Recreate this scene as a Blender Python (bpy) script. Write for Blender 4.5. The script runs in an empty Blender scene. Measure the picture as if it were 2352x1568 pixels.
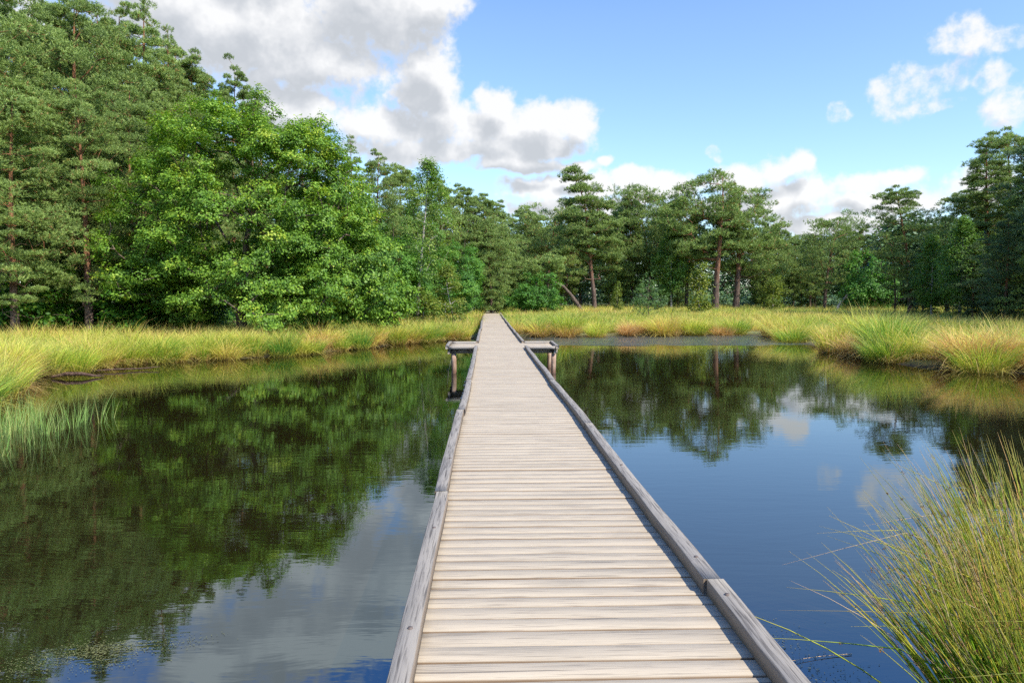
import bpy, math, numpy as np
from mathutils import Vector, Matrix, Euler
R = math.radians
rng = np.random.default_rng(11)
sc = bpy.context.scene
col = bpy.context.collection

# ------------------------------------------------------------------ basics
CAM_Z = 2.25; F = 1633.0            # focal length in 2352-px-wide photo pixels
HX, HY = 1120.0, 682.0              # where the boardwalk's direction (+Y) vanishes
DECK_Z = 0.75; XL, XR = -0.288, 1.087; DECK_END = 68.0
def wx(px, d): return (px - HX) / F * d
def wz(py, d): return CAM_Z + (HY - py) / F * d

def tag(o, label=None, cat=None, group=None, kind=None):
    if label: o['label'] = label
    if cat: o['category'] = cat
    if group: o['group'] = group
    if kind: o['kind'] = kind
    return o
def empty(name, loc=(0, 0, 0), rz=0.0):
    o = bpy.data.objects.new(name, None); o.empty_display_size = 0.3
    o.location = loc; o.rotation_euler = (0, 0, rz); col.objects.link(o); return o
def np_mesh(name, verts, faces, mat, attrs=None, smooth=False):
    verts = np.asarray(verts, dtype=np.float32).reshape(-1, 3)
    faces = np.asarray(faces, dtype=np.int32)
    m, k = faces.shape
    me = bpy.data.meshes.new(name)
    me.vertices.add(len(verts)); me.vertices.foreach_set('co', verts.ravel())
    me.loops.add(m * k); me.loops.foreach_set('vertex_index', faces.ravel())
    me.polygons.add(m); me.polygons.foreach_set('loop_start', np.arange(0, m * k, k, dtype=np.int32))
    if smooth: me.polygons.foreach_set('use_smooth', np.ones(m, dtype=bool))
    me.update(calc_edges=True)
    for an, arr in (attrs or {}).items():
        a = me.attributes.new(an, 'FLOAT', 'POINT'); a.data.foreach_set('value', np.asarray(arr, dtype=np.float32).ravel())
    if mat: me.materials.append(mat)
    return me
def link(name, me, parent=None):
    o = bpy.data.objects.new(name, me); col.objects.link(o)
    if parent: o.parent = parent
    return o
def cat_geo(parts):
    vs, fs, ats = [], [], {}
    off = 0
    for v, f, a in parts:
        vs.append(v); fs.append(f + off); off += len(v)
        for k_, x in a.items(): ats.setdefault(k_, []).append(x)
    return np.concatenate(vs), np.concatenate(fs), {k_: np.concatenate(x) for k_, x in ats.items()}
def norm(v): return v / np.maximum(np.linalg.norm(v, axis=-1, keepdims=True), 1e-9)
def rdir(n): return norm(rng.normal(size=(n, 3)))

# ------------------------------------------------------------------ node helpers
def new_mat(name):
    m = bpy.data.materials.new(name); m.use_nodes = True
    nt = m.node_tree; nt.nodes.clear(); return m, nt
class NB:
    def __init__(s, nt): s.nt = nt
    def n(s, t, ins=None, **kw):
        nd = s.nt.nodes.new(t)
        for k, v in kw.items(): setattr(nd, k, v)
        for k, v in (ins or {}).items(): s.put(nd.inputs[k], v)
        return nd
    def put(s, sock, v):
        if isinstance(v, bpy.types.NodeSocket): s.nt.links.new(v, sock)
        else: sock.default_value = v
    def math(s, op, a, b=None, c=None, clamp=False):
        nd = s.nt.nodes.new('ShaderNodeMath'); nd.operation = op; nd.use_clamp = clamp
        for i, v in enumerate((a, b, c)):
            if v is not None: s.put(nd.inputs[i], v)
        return nd.outputs[0]
    def vec(s, op, a, b=None, c=None, out=0):
        nd = s.nt.nodes.new('ShaderNodeVectorMath'); nd.operation = op
        for i, v in enumerate((a, b, c)):
            if v is not None: s.put(nd.inputs[i], v)
        return nd.outputs[out]
    def noise(s, vec, scale, detail=3, rough=0.5, dist=0.0, color=False, ntype=None):
        nd = s.n('ShaderNodeTexNoise', {'Scale': scale, 'Detail': detail, 'Roughness': rough, 'Distortion': dist})
        if vec is not None: s.put(nd.inputs['Vector'], vec)
        return nd.outputs['Color' if color else 'Fac']
    def ramp(s, fac, stops, interp='LINEAR'):
        nd = s.nt.nodes.new('ShaderNodeValToRGB'); nd.color_ramp.interpolation = interp
        el = nd.color_ramp.elements
        while len(el) < len(stops): el.new(0.5)
        for e, (p, c) in zip(el, stops): e.position = p; e.color = (*c, 1) if len(c) == 3 else c
        s.put(nd.inputs[0], fac); return nd.outputs['Color']
    def mix(s, f, a, b, blend='MIX'):
        nd = s.nt.nodes.new('ShaderNodeMix'); nd.data_type = 'RGBA'; nd.blend_type = blend
        s.put(nd.inputs[0], f); s.put(nd.inputs[6], a); s.put(nd.inputs[7], b); return nd.outputs[2]
    def maprange(s, v, a, b, c=0.0, d=1.0, smooth=False):
        nd = s.n('ShaderNodeMapRange', {'Value': v, 'From Min': a, 'From Max': b, 'To Min': c, 'To Max': d})
        if smooth: nd.interpolation_type = 'SMOOTHSTEP'
        return nd.outputs[0]
    def attr(s, name): return s.n('ShaderNodeAttribute', attribute_name=name).outputs['Fac']
    def coord(s, kind='Object'): return s.n('ShaderNodeTexCoord').outputs[kind]
    def out(s, sh, disp=None):
        o = s.n('ShaderNodeOutputMaterial'); s.put(o.inputs['Surface'], sh)
def c4(c): return (*c, 1.0)

def leaf_mat(name, stops, trans=0.35, rough=0.55, tcol=None, spec=0.3, objvar=0.10):
    m, nt = new_mat(name); b = NB(nt)
    oi = b.n('ShaderNodeObjectInfo').outputs['Random']
    f = b.attr('rnd')
    f = b.math('ADD', f, b.math('MULTIPLY', b.math('SUBTRACT', oi, 0.5), objvar * 2), clamp=True)
    c = b.ramp(f, stops)
    p = b.n('ShaderNodeBsdfPrincipled', {'Base Color': c, 'Roughness': rough, 'Specular IOR Level': spec})
    t = b.n('ShaderNodeBsdfTranslucent', {'Color': b.mix(1.0, c, c4(tcol or (1.2, 1.25, 0.6)), 'MULTIPLY')})
    x = b.n('ShaderNodeMixShader', {0: trans, 1: p.outputs[0], 2: t.outputs[0]})
    b.out(x.outputs[0]); return m

M = {}
M['oak_leaf'] = leaf_mat('oak_leaf', [(0, (.06, .13, .018)), (.4, (.14, .27, .03)), (.8, (.235, .385, .036)), (1, (.42, .49, .055))], .32, .5, objvar=.03)
M['alder_leaf'] = leaf_mat('alder_leaf', [(0, (.05, .13, .025)), (.6, (.11, .27, .04)), (1, (.2, .36, .04))], .35)
M['birch_leaf'] = leaf_mat('birch_leaf', [(0, (.08, .17, .03)), (.6, (.16, .30, .05)), (1, (.3, .38, .07))], .4)
M['yellow_leaf'] = leaf_mat('yellow_leaf', [(0, (.12, .18, .03)), (.6, (.2, .26, .04)), (1, (.33, .33, .05))], .4)
M['maple_leaf'] = leaf_mat('maple_leaf', [(0, (.04, .12, .015)), (.6, (.09, .24, .02)), (1, (.28, .34, .03))], .45)
M['needle'] = leaf_mat('needle', [(0, (.085, .125, .035)), (.4, (.21, .30, .075)), (.8, (.36, .47, .125)), (.93, (.43, .46, .12)), (1, (.36, .2, .07))], .2, .5, (1.1, 1.15, .7))
M['needle_shaded'] = leaf_mat('needle_shaded', [(0, (.05, .09, .035)), (.5, (.11, .18, .07)), (1, (.2, .28, .1))], .15, .5, (1.1, 1.15, .7))  # darker needle copy: shade of the right hand wood put into the colour
M['needle_fresh'] = leaf_mat('needle_fresh', [(0, (.08, .15, .05)), (.6, (.14, .25, .07)), (1, (.22, .34, .08))], .3)
M['wood_mass'] = leaf_mat('wood_mass', [(0, (.05, .09, .04)), (.6, (.1, .18, .07)), (1, (.17, .26, .09))], .15)

def bark_mat(name, low, high, z0, z1, scale=8, white=False):
    m, nt = new_mat(name); b = NB(nt); co = b.coord()
    sep = b.n('ShaderNodeSeparateXYZ', {0: co}).outputs
    st = b.vec('MULTIPLY', co, (1, 1, .3))
    n1 = b.noise(st, scale, 5, .6, .4); n2 = b.noise(co, 1.3, 2)
    h = b.math('ADD', sep[2], b.math('MULTIPLY', b.math('SUBTRACT', n2, .5), 4))
    f = b.maprange(h, z0, z1, smooth=True)
    c = b.mix(f, c4(low), c4(high))
    if white:
        sp = b.vec('MULTIPLY', co, (1.5, 1.5, 9))
        f2 = b.maprange(b.noise(sp, 1.6, 3), .56, .62)
        c = b.mix(f2, c, c4((.05, .045, .04)))
    c = b.mix(b.maprange(n1, .35, .6), b.mix(1.0, c, c4((.35, .32, .3)), 'MULTIPLY'), c)
    bp = b.n('ShaderNodeBump', {'Strength': .9, 'Distance': .03, 'Height': n1})
    p = b.n('ShaderNodeBsdfPrincipled', {'Base Color': c, 'Roughness': .9, 'Specular IOR Level': .15, 'Normal': bp.outputs[0]})
    b.out(p.outputs[0]); return m
M['pine_bark'] = bark_mat('pine_bark', (.17, .12, .095), (.34, .16, .085), 3.0, 7)
M['oak_bark'] = bark_mat('oak_bark', (.17, .13, .10), (.19, .14, .10), 2, 6, 10)
M['birch_bark'] = bark_mat('birch_bark', (.5, .46, .4), (.55, .5, .44), 0, 4, 14, True)
M['dead_bark'] = bark_mat('dead_bark', (.13, .08, .06), (.17, .11, .08), 0, 3, 14)

def grass_mat(name, stops, base=(.16, .09, .035), tip=(.42, .33, .12), trans=.3):
    m, nt = new_mat(name); b = NB(nt)
    g = b.n('ShaderNodeNewGeometry').outputs['Position']
    pn = b.noise(g, .22, 3, .6)
    f = b.math('ADD', b.attr('rnd'), b.math('MULTIPLY', b.math('SUBTRACT', pn, .5), .8), clamp=True)
    oi = b.n('ShaderNodeSeparateColor', {0: b.n('ShaderNodeObjectInfo').outputs['Color']}).outputs[0]   # 1 = no shift; each tussock has its own tint
    f = b.math('ADD', f, b.math('SUBTRACT', oi, 1.0), clamp=True)
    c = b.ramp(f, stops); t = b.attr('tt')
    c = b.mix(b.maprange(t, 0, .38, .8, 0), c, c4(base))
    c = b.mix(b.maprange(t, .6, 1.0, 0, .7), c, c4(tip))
    p = b.n('ShaderNodeBsdfPrincipled', {'Base Color': c, 'Roughness': .5, 'Specular IOR Level': .3})
    tr = b.n('ShaderNodeBsdfTranslucent', {'Color': c})
    x = b.n('ShaderNodeMixShader', {0: trans, 1: p.outputs[0], 2: tr.outputs[0]})
    b.out(x.outputs[0]); return m
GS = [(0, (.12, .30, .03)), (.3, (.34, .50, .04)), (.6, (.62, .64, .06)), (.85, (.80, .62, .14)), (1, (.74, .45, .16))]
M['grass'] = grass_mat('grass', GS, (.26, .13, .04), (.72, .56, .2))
M['rush'] = grass_mat('rush', [(0, (.12, .36, .02)), (.45, (.30, .54, .03)), (.72, (.72, .72, .04)), (.88, (.74, .40, .12)), (1, (.78, .64, .42))], (.22, .12, .05), (.5, .28, .12), .15)
M['reed'] = grass_mat('reed', [(0, (.2, .4, .08)), (.6, (.35, .52, .13)), (1, (.6, .6, .2))], (.3, .36, .12), (.6, .52, .2))

def simple(name, c, rough=.8, spec=.3):
    m, nt = new_mat(name); b = NB(nt); co = b.coord()
    n = b.noise(co, 14, 4)
    cc = b.mix(b.maprange(n, .3, .7), c4(tuple(x * .65 for x in c)), c4(c))
    p = b.n('ShaderNodeBsdfPrincipled', {'Base Color': cc, 'Roughness': rough, 'Specular IOR Level': spec})
    b.out(p.outputs[0]); return m
M['seed'] = simple('seed', (.26, .12, .04))
M['weed'] = simple('weed', (.2, .2, .07), .5)
M['white_litter'] = simple('white_litter', (.75, .75, .74), .5)
M['iron'] = simple('iron', (.16, .12, .10), .6)

# ------------------------------------------------------------------ wood
def wood(name, light, grey, dark, axis, gain=1.0, worn=0.5, crackf=.3, grain=1.0):
    m, nt = new_mat(name); b = NB(nt); co = b.coord()
    rnd = b.attr('rnd')
    off = b.n('ShaderNodeCombineXYZ', {0: b.math('MULTIPLY', rnd, 37.0), 1: b.math('MULTIPLY', rnd, 11.0), 2: b.math('MULTIPLY', rnd, 23.0)}).outputs[0]
    p0 = b.vec('ADD', co, off)
    s1 = (1.6, 26, 26) if axis == 0 else (44, 2.2, 44)
    s2 = (3.5, 110, 110) if axis == 0 else (110, 3.5, 110)
    g1 = b.noise(b.vec('MULTIPLY', p0, s1), 1.0, 5, .65, .6)
    g2 = b.noise(b.vec('MULTIPLY', p0, s2), 1.0, 3, .6, .3)
    bl = b.noise(b.vec('MULTIPLY', p0, (1.4, 5, 5) if axis == 0 else (5, 1.4, 5)), 1.0, 3)
    f = b.math('ADD', b.math('MULTIPLY', g1, .6), b.math('MULTIPLY', bl, .4))
    c = b.ramp(f, [(.34, grey), (.5, light), (.72, tuple(min(1, x * 1.12) for x in light))])
    c = b.mix(b.maprange(rnd, 0, 1, 0, .55), c, c4(tuple(a * .5 + g_ * .5 for a, g_ in zip(light, grey))))
    c = b.mix(b.maprange(g2, .33, .33 + .12 * grain, min(.8, .5 * grain), 0), c, c4(dark))
    cr = b.maprange(b.noise(b.vec('MULTIPLY', p0, (.8, 34, 34) if axis == 0 else (34, .8, 34)), 1.0, 2, .5, .8), crackf, crackf + .02, 1, 0)
    c = b.mix(b.math('MULTIPLY', cr, .7), c, c4(dark))
    e = b.attr('edge')
    c = b.mix(b.math('MULTIPLY', e, b.maprange(g1, .3, .7, .7, 1.0)), c, c4(tuple(x for x in worn)))
    hgt = b.math('ADD', b.math('MULTIPLY', g2, .5), b.math('ADD', g1, b.math('MULTIPLY', cr, -1.0)))
    bp = b.n('ShaderNodeBump', {'Strength': .55, 'Distance': .004, 'Height': hgt})
    p = b.n('ShaderNodeBsdfPrincipled', {'Base Color': c, 'Roughness': .75, 'Specular IOR Level': .25, 'Normal': bp.outputs[0]})
    b.out(p.outputs[0]); return m
M['plank'] = wood('plank', (.485, .40, .285), (.33, .278, .205), (.10, .08, .065), 0, worn=(.17, .10, .05), crackf=.30, grain=1.1)
M['kerb'] = wood('kerb', (.295, .26, .215), (.18, .158, .13), (.05, .042, .036), 1, worn=(.21, .155, .11), crackf=.31, grain=1.5)
M['kerb_x'] = wood('kerb_x', (.44, .39, .33), (.25, .22, .19), (.07, .06, .05), 0, worn=(.25, .19, .14), crackf=.27)
def post_mat():
    m, nt = new_mat('post'); b = NB(nt); co = b.n('ShaderNodeNewGeometry').outputs['Position']
    z = b.n('ShaderNodeSeparateXYZ', {0: co}).outputs[2]
    n = b.noise(b.vec('MULTIPLY', co, (22, 22, 2)), 1, 5, .6, .5)
    c = b.ramp(n, [(.3, (.17, .09, .055)), (.5, (.36, .23, .155)), (.7, (.48, .36, .26))])
    c = b.mix(b.maprange(z, .06, .22, .75, 0), c, c4((.12, .05, .025)))
    bp = b.n('ShaderNodeBump', {'Strength': .6, 'Distance': .006, 'Height': n})
    p = b.n('ShaderNodeBsdfPrincipled', {'Base Color': c, 'Roughness': .7, 'Normal': bp.outputs[0]})
    b.out(p.outputs[0]); return m
M['post'] = post_mat()

# ------------------------------------------------------------------ pond outline and ground height
POND = np.array([(-7, -14), (-7.6, 2), (-8.6, 8), (-9.6, 12.2), (-10.7, 15), (-12.5, 19.5), (-12.3, 24), (-9.8, 25.8), (-7.5, 27.6),
                 (-5.8, 31), (-3.7, 35), (-1.2, 38.2), (.5, 39.2), (3.9, 39.5), (9, 40.3), (15.4, 42), (15.6, 37), (14.9, 31), (13.7, 26),
                 (13.6, 23.3), (14.5, 21.4), (15.7, 20.2), (18, 17.5), (20, 12), (21, 4), (19, -14)], dtype=float)
def pond_sd(x, y):
    """signed distance, positive on land"""
    P = np.stack([x, y], -1).astype(float); sh = P.shape[:-1]; P = P.reshape(-1, 2)
    dmin = np.full(len(P), 1e9); inside = np.zeros(len(P), bool)
    A = POND; B = np.roll(POND, -1, 0)
    for a, b_ in zip(A, B):
        ab = b_ - a; t = np.clip(((P - a) @ ab) / (ab @ ab), 0, 1)
        dmin = np.minimum(dmin, np.linalg.norm(P - (a + t[:, None] * ab), axis=1))
        c = ((a[1] > P[:, 1]) != (b_[1] > P[:, 1])) & (P[:, 0] < (b_[0] - a[0]) * (P[:, 1] - a[1]) / (b_[1] - a[1] + 1e-12) + a[0])
        inside ^= c
    return np.where(inside, -dmin, dmin).reshape(sh)
def sstep(t): t = np.clip(t, 0, 1); return t * t * (3 - 2 * t)
def ground_z(x, y):
    x = np.asarray(x, float); y = np.asarray(y, float)
    d = pond_sd(x, y) + .25 * np.sin(x * 1.7 + y * .9) * np.sin(y * 1.3 - x * .6)
    z = np.where(d > 0, .13 * sstep(d / .7) + .42 * sstep((d - 3) / 40), -1.0 * sstep(-d / 2.2))
    z = z + np.where(d > 0, .05 * np.sin(x * .55) * np.sin(y * .48 + 1) * sstep(d / 3), 0)
    ramp = sstep((y - 60) / 8) * sstep((2.6 - np.abs(x - .4)) / 1.6)
    z = z * (1 - ramp) + ramp * np.maximum(z, .70)
    return z

def ground_mat():
    m, nt = new_mat('ground'); b = NB(nt); g = b.n('ShaderNodeNewGeometry').outputs['Position']
    n = b.noise(g, .5, 5, .6); n2 = b.noise(g, 6, 4)
    c = b.ramp(b.math('ADD', b.math('MULTIPLY', n, .7), b.math('MULTIPLY', n2, .3)),
               [(.3, (.07, .06, .03)), (.5, (.14, .15, .04)), (.7, (.25, .22, .08))])
    z = b.n('ShaderNodeSeparateXYZ', {0: g}).outputs[2]
    c = b.mix(b.maprange(z, .0, .12, 1, 0), c, c4((.035, .022, .012)))
    bp = b.n('ShaderNodeBump', {'Strength': .8, 'Distance': .08, 'Height': n2})
    p = b.n('ShaderNodeBsdfPrincipled', {'Base Color': c, 'Roughness': .95, 'Normal': bp.outputs[0]})
    b.out(p.outputs[0]); return m
M['ground'] = ground_mat()
xs = np.concatenate([np.linspace(-1500, -60, 14)[:-1], np.arange(-60, 60, .6), np.linspace(60, 1500, 14)])
ys = np.concatenate([np.linspace(-1500, -20, 12)[:-1], np.arange(-20, 110, .6), np.linspace(110, 2500, 16)])
GX, GY = np.meshgrid(xs, ys); GZ = ground_z(GX, GY)
ny, nx = GX.shape; idx = np.arange(nx * ny).reshape(ny, nx)
gf = np.stack([idx[:-1, :-1], idx[:-1, 1:], idx[1:, 1:], idx[1:, :-1]], -1).reshape(-1, 4)
tag(link('ground', np_mesh('ground', np.stack([GX, GY, GZ], -1), gf, M['ground'], smooth=True)), kind='structure')

def strip(name, mat, x0, x1, y0, y1, dz, ny_=30):
    yy = np.linspace(y0, y1, ny_); xx = np.linspace(x0, x1, 6); X, Y = np.meshgrid(xx, yy)
    X = X + .15 * np.sin(Y * .9) * np.sign(X - .4)
    i = np.arange(X.size).reshape(X.shape)
    f = np.stack([i[:-1, :-1], i[:-1, 1:], i[1:, 1:], i[1:, :-1]], -1).reshape(-1, 4)
    return link(name, np_mesh(name, np.stack([X, Y, ground_z(X, Y) + dz], -1), f, mat, smooth=True))
M['path'] = simple('path', (.34, .30, .16), .95)
tag(strip('path', M['path'], -.35, 1.15, DECK_END + .1, 84, .03), kind='structure')

# ------------------------------------------------------------------ water
def water_mat():
    m, nt = new_mat('water'); b = NB(nt); g = b.n('ShaderNodeNewGeometry').outputs['Position']
    sep = b.n('ShaderNodeSeparateXYZ', {0: g}).outputs
    warp = b.noise(b.vec('MULTIPLY', g, (.25, .25, 0)), 1, 2, color=True)
    gw = b.vec('ADD', g, b.vec('MULTIPLY', b.vec('SUBTRACT', warp, (.5, .5, .5)), (1.6, 1.6, 0)))
    r1 = b.noise(b.vec('MULTIPLY', gw, (1.5, 5.5, 0)), 1.0, 3, .55)
    r2 = b.noise(b.vec('MULTIPLY', gw, (5, 17, 0)), 1.0, 2, .5)
    r3 = b.noise(b.vec('MULTIPLY', g, (.5, 1.1, 0)), 1.0, 2)
    amp = b.maprange(b.noise(b.vec('MULTIPLY', g, (.12, .2, 0)), 1, 3), .38, .62, .35, 1.0)
    # wind-ruffled band under the far right bank
    edge = b.math('ADD', sep[1], b.math('MULTIPLY', b.noise(b.vec('MULTIPLY', g, (.35, .5, 0)), 1, 3), 3.0))
    band = b.math('MULTIPLY', b.maprange(edge, 33.8, 34.6, smooth=True), b.maprange(sep[0], 1.2, 2.4))
    h = b.math('ADD', b.math('MULTIPLY', r1, 1.0), b.math('ADD', b.math('MULTIPLY', r2, .28), b.math('MULTIPLY', r3, 1.2)))
    h = b.math('MULTIPLY', h, b.math('ADD', amp, b.math('MULTIPLY', band, 3.0)))
    bp = b.n('ShaderNodeBump', {'Strength': 1.0, 'Distance': .0015, 'Height': h})
    sky_sheen = b.math('MULTIPLY', band, b.maprange(b.noise(b.vec('MULTIPLY', g, (1.2, 3, 0)), 1, 4), .35, .7, .3, 1.0))
    base = b.mix(sky_sheen, c4((.012, .008, .003)), c4((.09, .095, .085)))  # sky reflected by the ruffled band, put into the base colour as grey
    p = b.n('ShaderNodeBsdfPrincipled', {'Base Color': base, 'Roughness': b.math('ADD', .015, b.math('MULTIPLY', band, .2)),
                                         'IOR': 2.65, 'Specular IOR Level': .5, 'Specular Tint': c4((.68, .90, 1.0)), 'Normal': bp.outputs[0]})
    b.out(p.outputs[0]); return m
M['water'] = water_mat()
wf = np.array([[0, 1, 2, 3]])
tag(link('pond_water', np_mesh('pond_water', [(-14, -15, 0), (22, -15, 0), (22, 44, 0), (-14, 44, 0)], wf, M['water'])), kind='structure')

# ------------------------------------------------------------------ boardwalk
def box_geo(x0, x1, y0, y1, z0, z1, rnd, nx=1, ny=1, bev=.006, wob=0.0, rot=0.0, zw=None, edge_top=0.0):
    """bevelled bar, subdivided; returns (v, f, attrs); long axis subdivided"""
    prof = [(0, 0), (0, 1), (1, 2), (2, 2), (3, 1), (3, 0)]
    alongx = nx > 1 or (nx == 1 and ny == 1 and (x1 - x0) > (y1 - y0))
    n = max(nx, ny)
    if alongx: a0, a1, b0, b1 = x0, x1, y0, y1
    else: a0, a1, b0, b1 = y0, y1, x0, x1
    t = np.linspace(0, 1, n + 1)
    A = a0 + (a1 - a0) * t
    cs = np.array([(b0, z0), (b0, z1 - bev), (b0 + bev, z1), (b1 - bev, z1), (b1, z1 - bev), (b1, z0)])
    ed = np.array([1, 1, edge_top, edge_top, 1, 1])
    k = len(cs)
    V = np.zeros((n + 1, k, 3))
    ph = rng.uniform(0, 6, 4)
    w1 = wob * (np.sin(A * 2.1 + ph[0]) + .6 * np.sin(A * 5.3 + ph[1])) + wob * rng.normal(size=n + 1) * .4
    w2 = wob * (np.sin(A * 2.7 + ph[2]) + .6 * np.sin(A * 6.1 + ph[3])) + wob * rng.normal(size=n + 1) * .4
    for i in range(k):
        V[:, i, 0 if alongx else 1] = A
        side = w1 if i < 3 else w2
        V[:, i, 1 if alongx else 0] = cs[i, 0] + side
        V[:, i, 2] = cs[i, 1]
    if rot:
        V[:, :, 1 if alongx else 0] += (V[:, :, 0 if alongx else 1] - (a0 + a1) / 2) * rot
    if zw is not None: V[:, :, 2] += zw(V[:, :, 0], V[:, :, 1])
    i0 = np.arange(n)[:, None] * k + np.arange(k)[None, :]
    i1 = np.arange(n)[:, None] * k + (np.arange(k)[None, :] + 1) % k
    f = np.stack([i0, i1, i1 + k, i0 + k], -1).reshape(-1, 4)
    if alongx: f = f[:, ::-1]
    e = n * k
    caps = np.array([[0, 1, 4, 5], [1, 2, 3, 4], [e + 0, e + 5, e + 4, e + 1], [e + 1, e + 4, e + 3, e + 2]])
    f = np.concatenate([f, caps])
    V = V.reshape(-1, 3)
    return V, f, {'rnd': np.full(len(V), rnd), 'edge': np.tile(ed, n + 1)}
def zwave(x, y): return .012 * np.sin(y * .31 + .5) + .007 * np.sin(y * .83 + x * .4) + .004 * np.sin(y * 2.3)

walk = empty('boardwalk', (0, 0, 0))
tag(walk, 'long narrow weathered plank boardwalk running straight across the pond to the far bank', 'boardwalk')
parts = []; y = -1.4
PY0, PY1 = 20.9, 22.8
while y < DECK_END:
    w = rng.uniform(.112, .142)
    xl, xr = XL - .10 + rng.normal() * .012, XR + .10 + rng.normal() * .012
    if PY0 < y + w / 2 < PY1: xl, xr = -1.22, 2.08
    gap = rng.choice([.005, .009, .016], p=[.45, .37, .18])
    z = DECK_Z + rng.normal() * .0018
    parts.append(box_geo(xl, xr, y, y + w - gap, z - .035, z, rng.random(), nx=12, bev=rng.uniform(.003, .007), wob=.0016, rot=rng.normal() * .0035, zw=zwave, edge_top=.08))
    y += w
v, f, a = cat_geo(parts)
link('plank_deck', np_mesh('plank_deck', v, f, M['plank'], a), walk)

KW, KH = .087, .080
def kerb(x0, y0, y1, off=0.0, bow=0.0, name='kerb_beam'):
    n = max(6, int((y1 - y0) / .22))
    def zw(x, y): return zwave(x, y) + .004 * np.sin(y * 1.9 + x0 * 5)
    V, f_, at = box_geo(x0 + off, x0 + KW + off, y0, y1 - .006, DECK_Z - .012, DECK_Z + KH, rng.random(), ny=n, bev=.003, wob=.0016, rot=rng.normal() * .002, zw=zw, edge_top=.0)
    t = (V[:, 1] - y0) / (y1 - y0)
    V[:, 0] += .5 * bow * np.sin(t * math.pi)
    # wane: outer edge chewed away in places
    ch = (at['edge'] < .5) & (rng.random(len(V)) < .12)
    V[ch, 2] -= rng.uniform(.001, .006, ch.sum())
    at['edge'] = np.clip(at['edge'] * .85, 0, 1)
    return link(name, np_mesh(name, V, f_, M['kerb'], at), walk)
lj = [-1.4, 5.14, 8.9, 12.4, 16.4, PY0]
for i in range(5): kerb(XL - KW, lj[i], lj[i + 1], [-.006, -.016, .002, -.004, .003][i], [.008, -.016, .018, .016, -.014][i])
rj = [-1.4, 3.45, 7.9, 12.3, 15.2, PY0]
for i in range(5): kerb(XR, rj[i], rj[i + 1], [.008, 0, -.004, .003, -.002][i], [.008, -.018, .022, .02, -.015][i])
yj = PY1
for k in range(10):
    y1 = yj + rng.uniform(3.6, 4.8)
    if y1 > DECK_END: break
    for x0 in (XL - KW, XR):
        if x0 < 0 and y1 > 47: continue
        kerb(x0, yj, y1, rng.normal() * .012, rng.normal() * .018)
    yj = y1
# bolts on the kerbs
def kerb_bolts():
    vs = []
    for x0, ys_ in ((XL - KW * .5, (1.75, 2.95, 4.3, 6.2, 8.3)), (XR + KW * .5, (2.1, 3.25, 3.75, 5.9, 7.4))):
        for yy in ys_:
            ang = np.linspace(0, 2 * math.pi, 9)[:-1]
            top = np.stack([x0 + .011 * np.cos(ang), yy + .011 * np.sin(ang), np.full(8, DECK_Z + KH + .004) + zwave(x0, yy)], -1)
            bot = top.copy(); bot[:, 2] -= .012
            V = np.concatenate([top, bot]); f_ = np.array([[i, (i + 1) % 8, 8 + (i + 1) % 8, 8 + i][::-1] for i in range(8)] + [[0, 1, 2, 3], [0, 3, 4, 7], [4, 5, 6, 7]])
            link('bolt', np_mesh('bolt', V, f_, M['iron']), walk)
kerb_bolts()
def xbeam(x0, x1, y0, y1, z0, z1, parent, name='edge_beam'):
    V, f_, at = box_geo(x0, x1, y0, y1, z0, z1, rng.random(), nx=6, bev=.005, wob=.003, zw=zwave)
    at['edge'] *= .3
    return link(name, np_mesh(name, V, f_, M['kerb_x'], at), parent)
def ybeam(x0, x1, y0, y1, z0, z1, parent, name='edge_beam', z=None):
    V, f_, at = box_geo(x0, x1, y0, y1, z0, z1, rng.random(), ny=6, bev=.005, wob=.003, zw=zwave)
    if z: V[:, 2] += z(V[:, 1])
    at['edge'] *= .3
    return link(name, np_mesh(name, V, f_, M['kerb'], at), parent)
def post_geo(x, y, r, z0, z1, lean=0.0):
    n = 14; zz = np.linspace(z0, z1, 8); ang = np.linspace(0, 2 * math.pi, n + 1)[:-1]
    V = []
    for q in zz:
        rr = r * (1 + .04 * np.sin(ang * 2 + q * 2) + .02 * np.sin(ang * 5 + 1))
        V.append(np.stack([x + lean * (q - z1) + rr * np.cos(ang), y + rr * np.sin(ang), np.full(n, q)], -1))
    V = np.concatenate(V)
    f_ = [[j * n + i, j * n + (i + 1) % n, (j + 1) * n + (i + 1) % n, (j + 1) * n + i] for j in range(7) for i in range(n)]
    t = 7 * n; f_ += [[t, t + 1, t + 2, t + 13], [t + 2, t + 3, t + 12, t + 13], [t + 3, t + 4, t + 11, t + 12], [t + 4, t + 5, t + 10, t + 11], [t + 5, t + 6, t + 9, t + 10], [t + 6, t + 7, t + 8, t + 9]]
    return V, np.array(f_)
def post(x, y, r, z0, z1, parent, lean=0.0):
    V, f_ = post_geo(x, y, r, z0, z1, lean); return link('post', np_mesh('post', V, f_, M['post'], smooth=True), parent)
TOPZ = DECK_Z - .038
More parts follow.
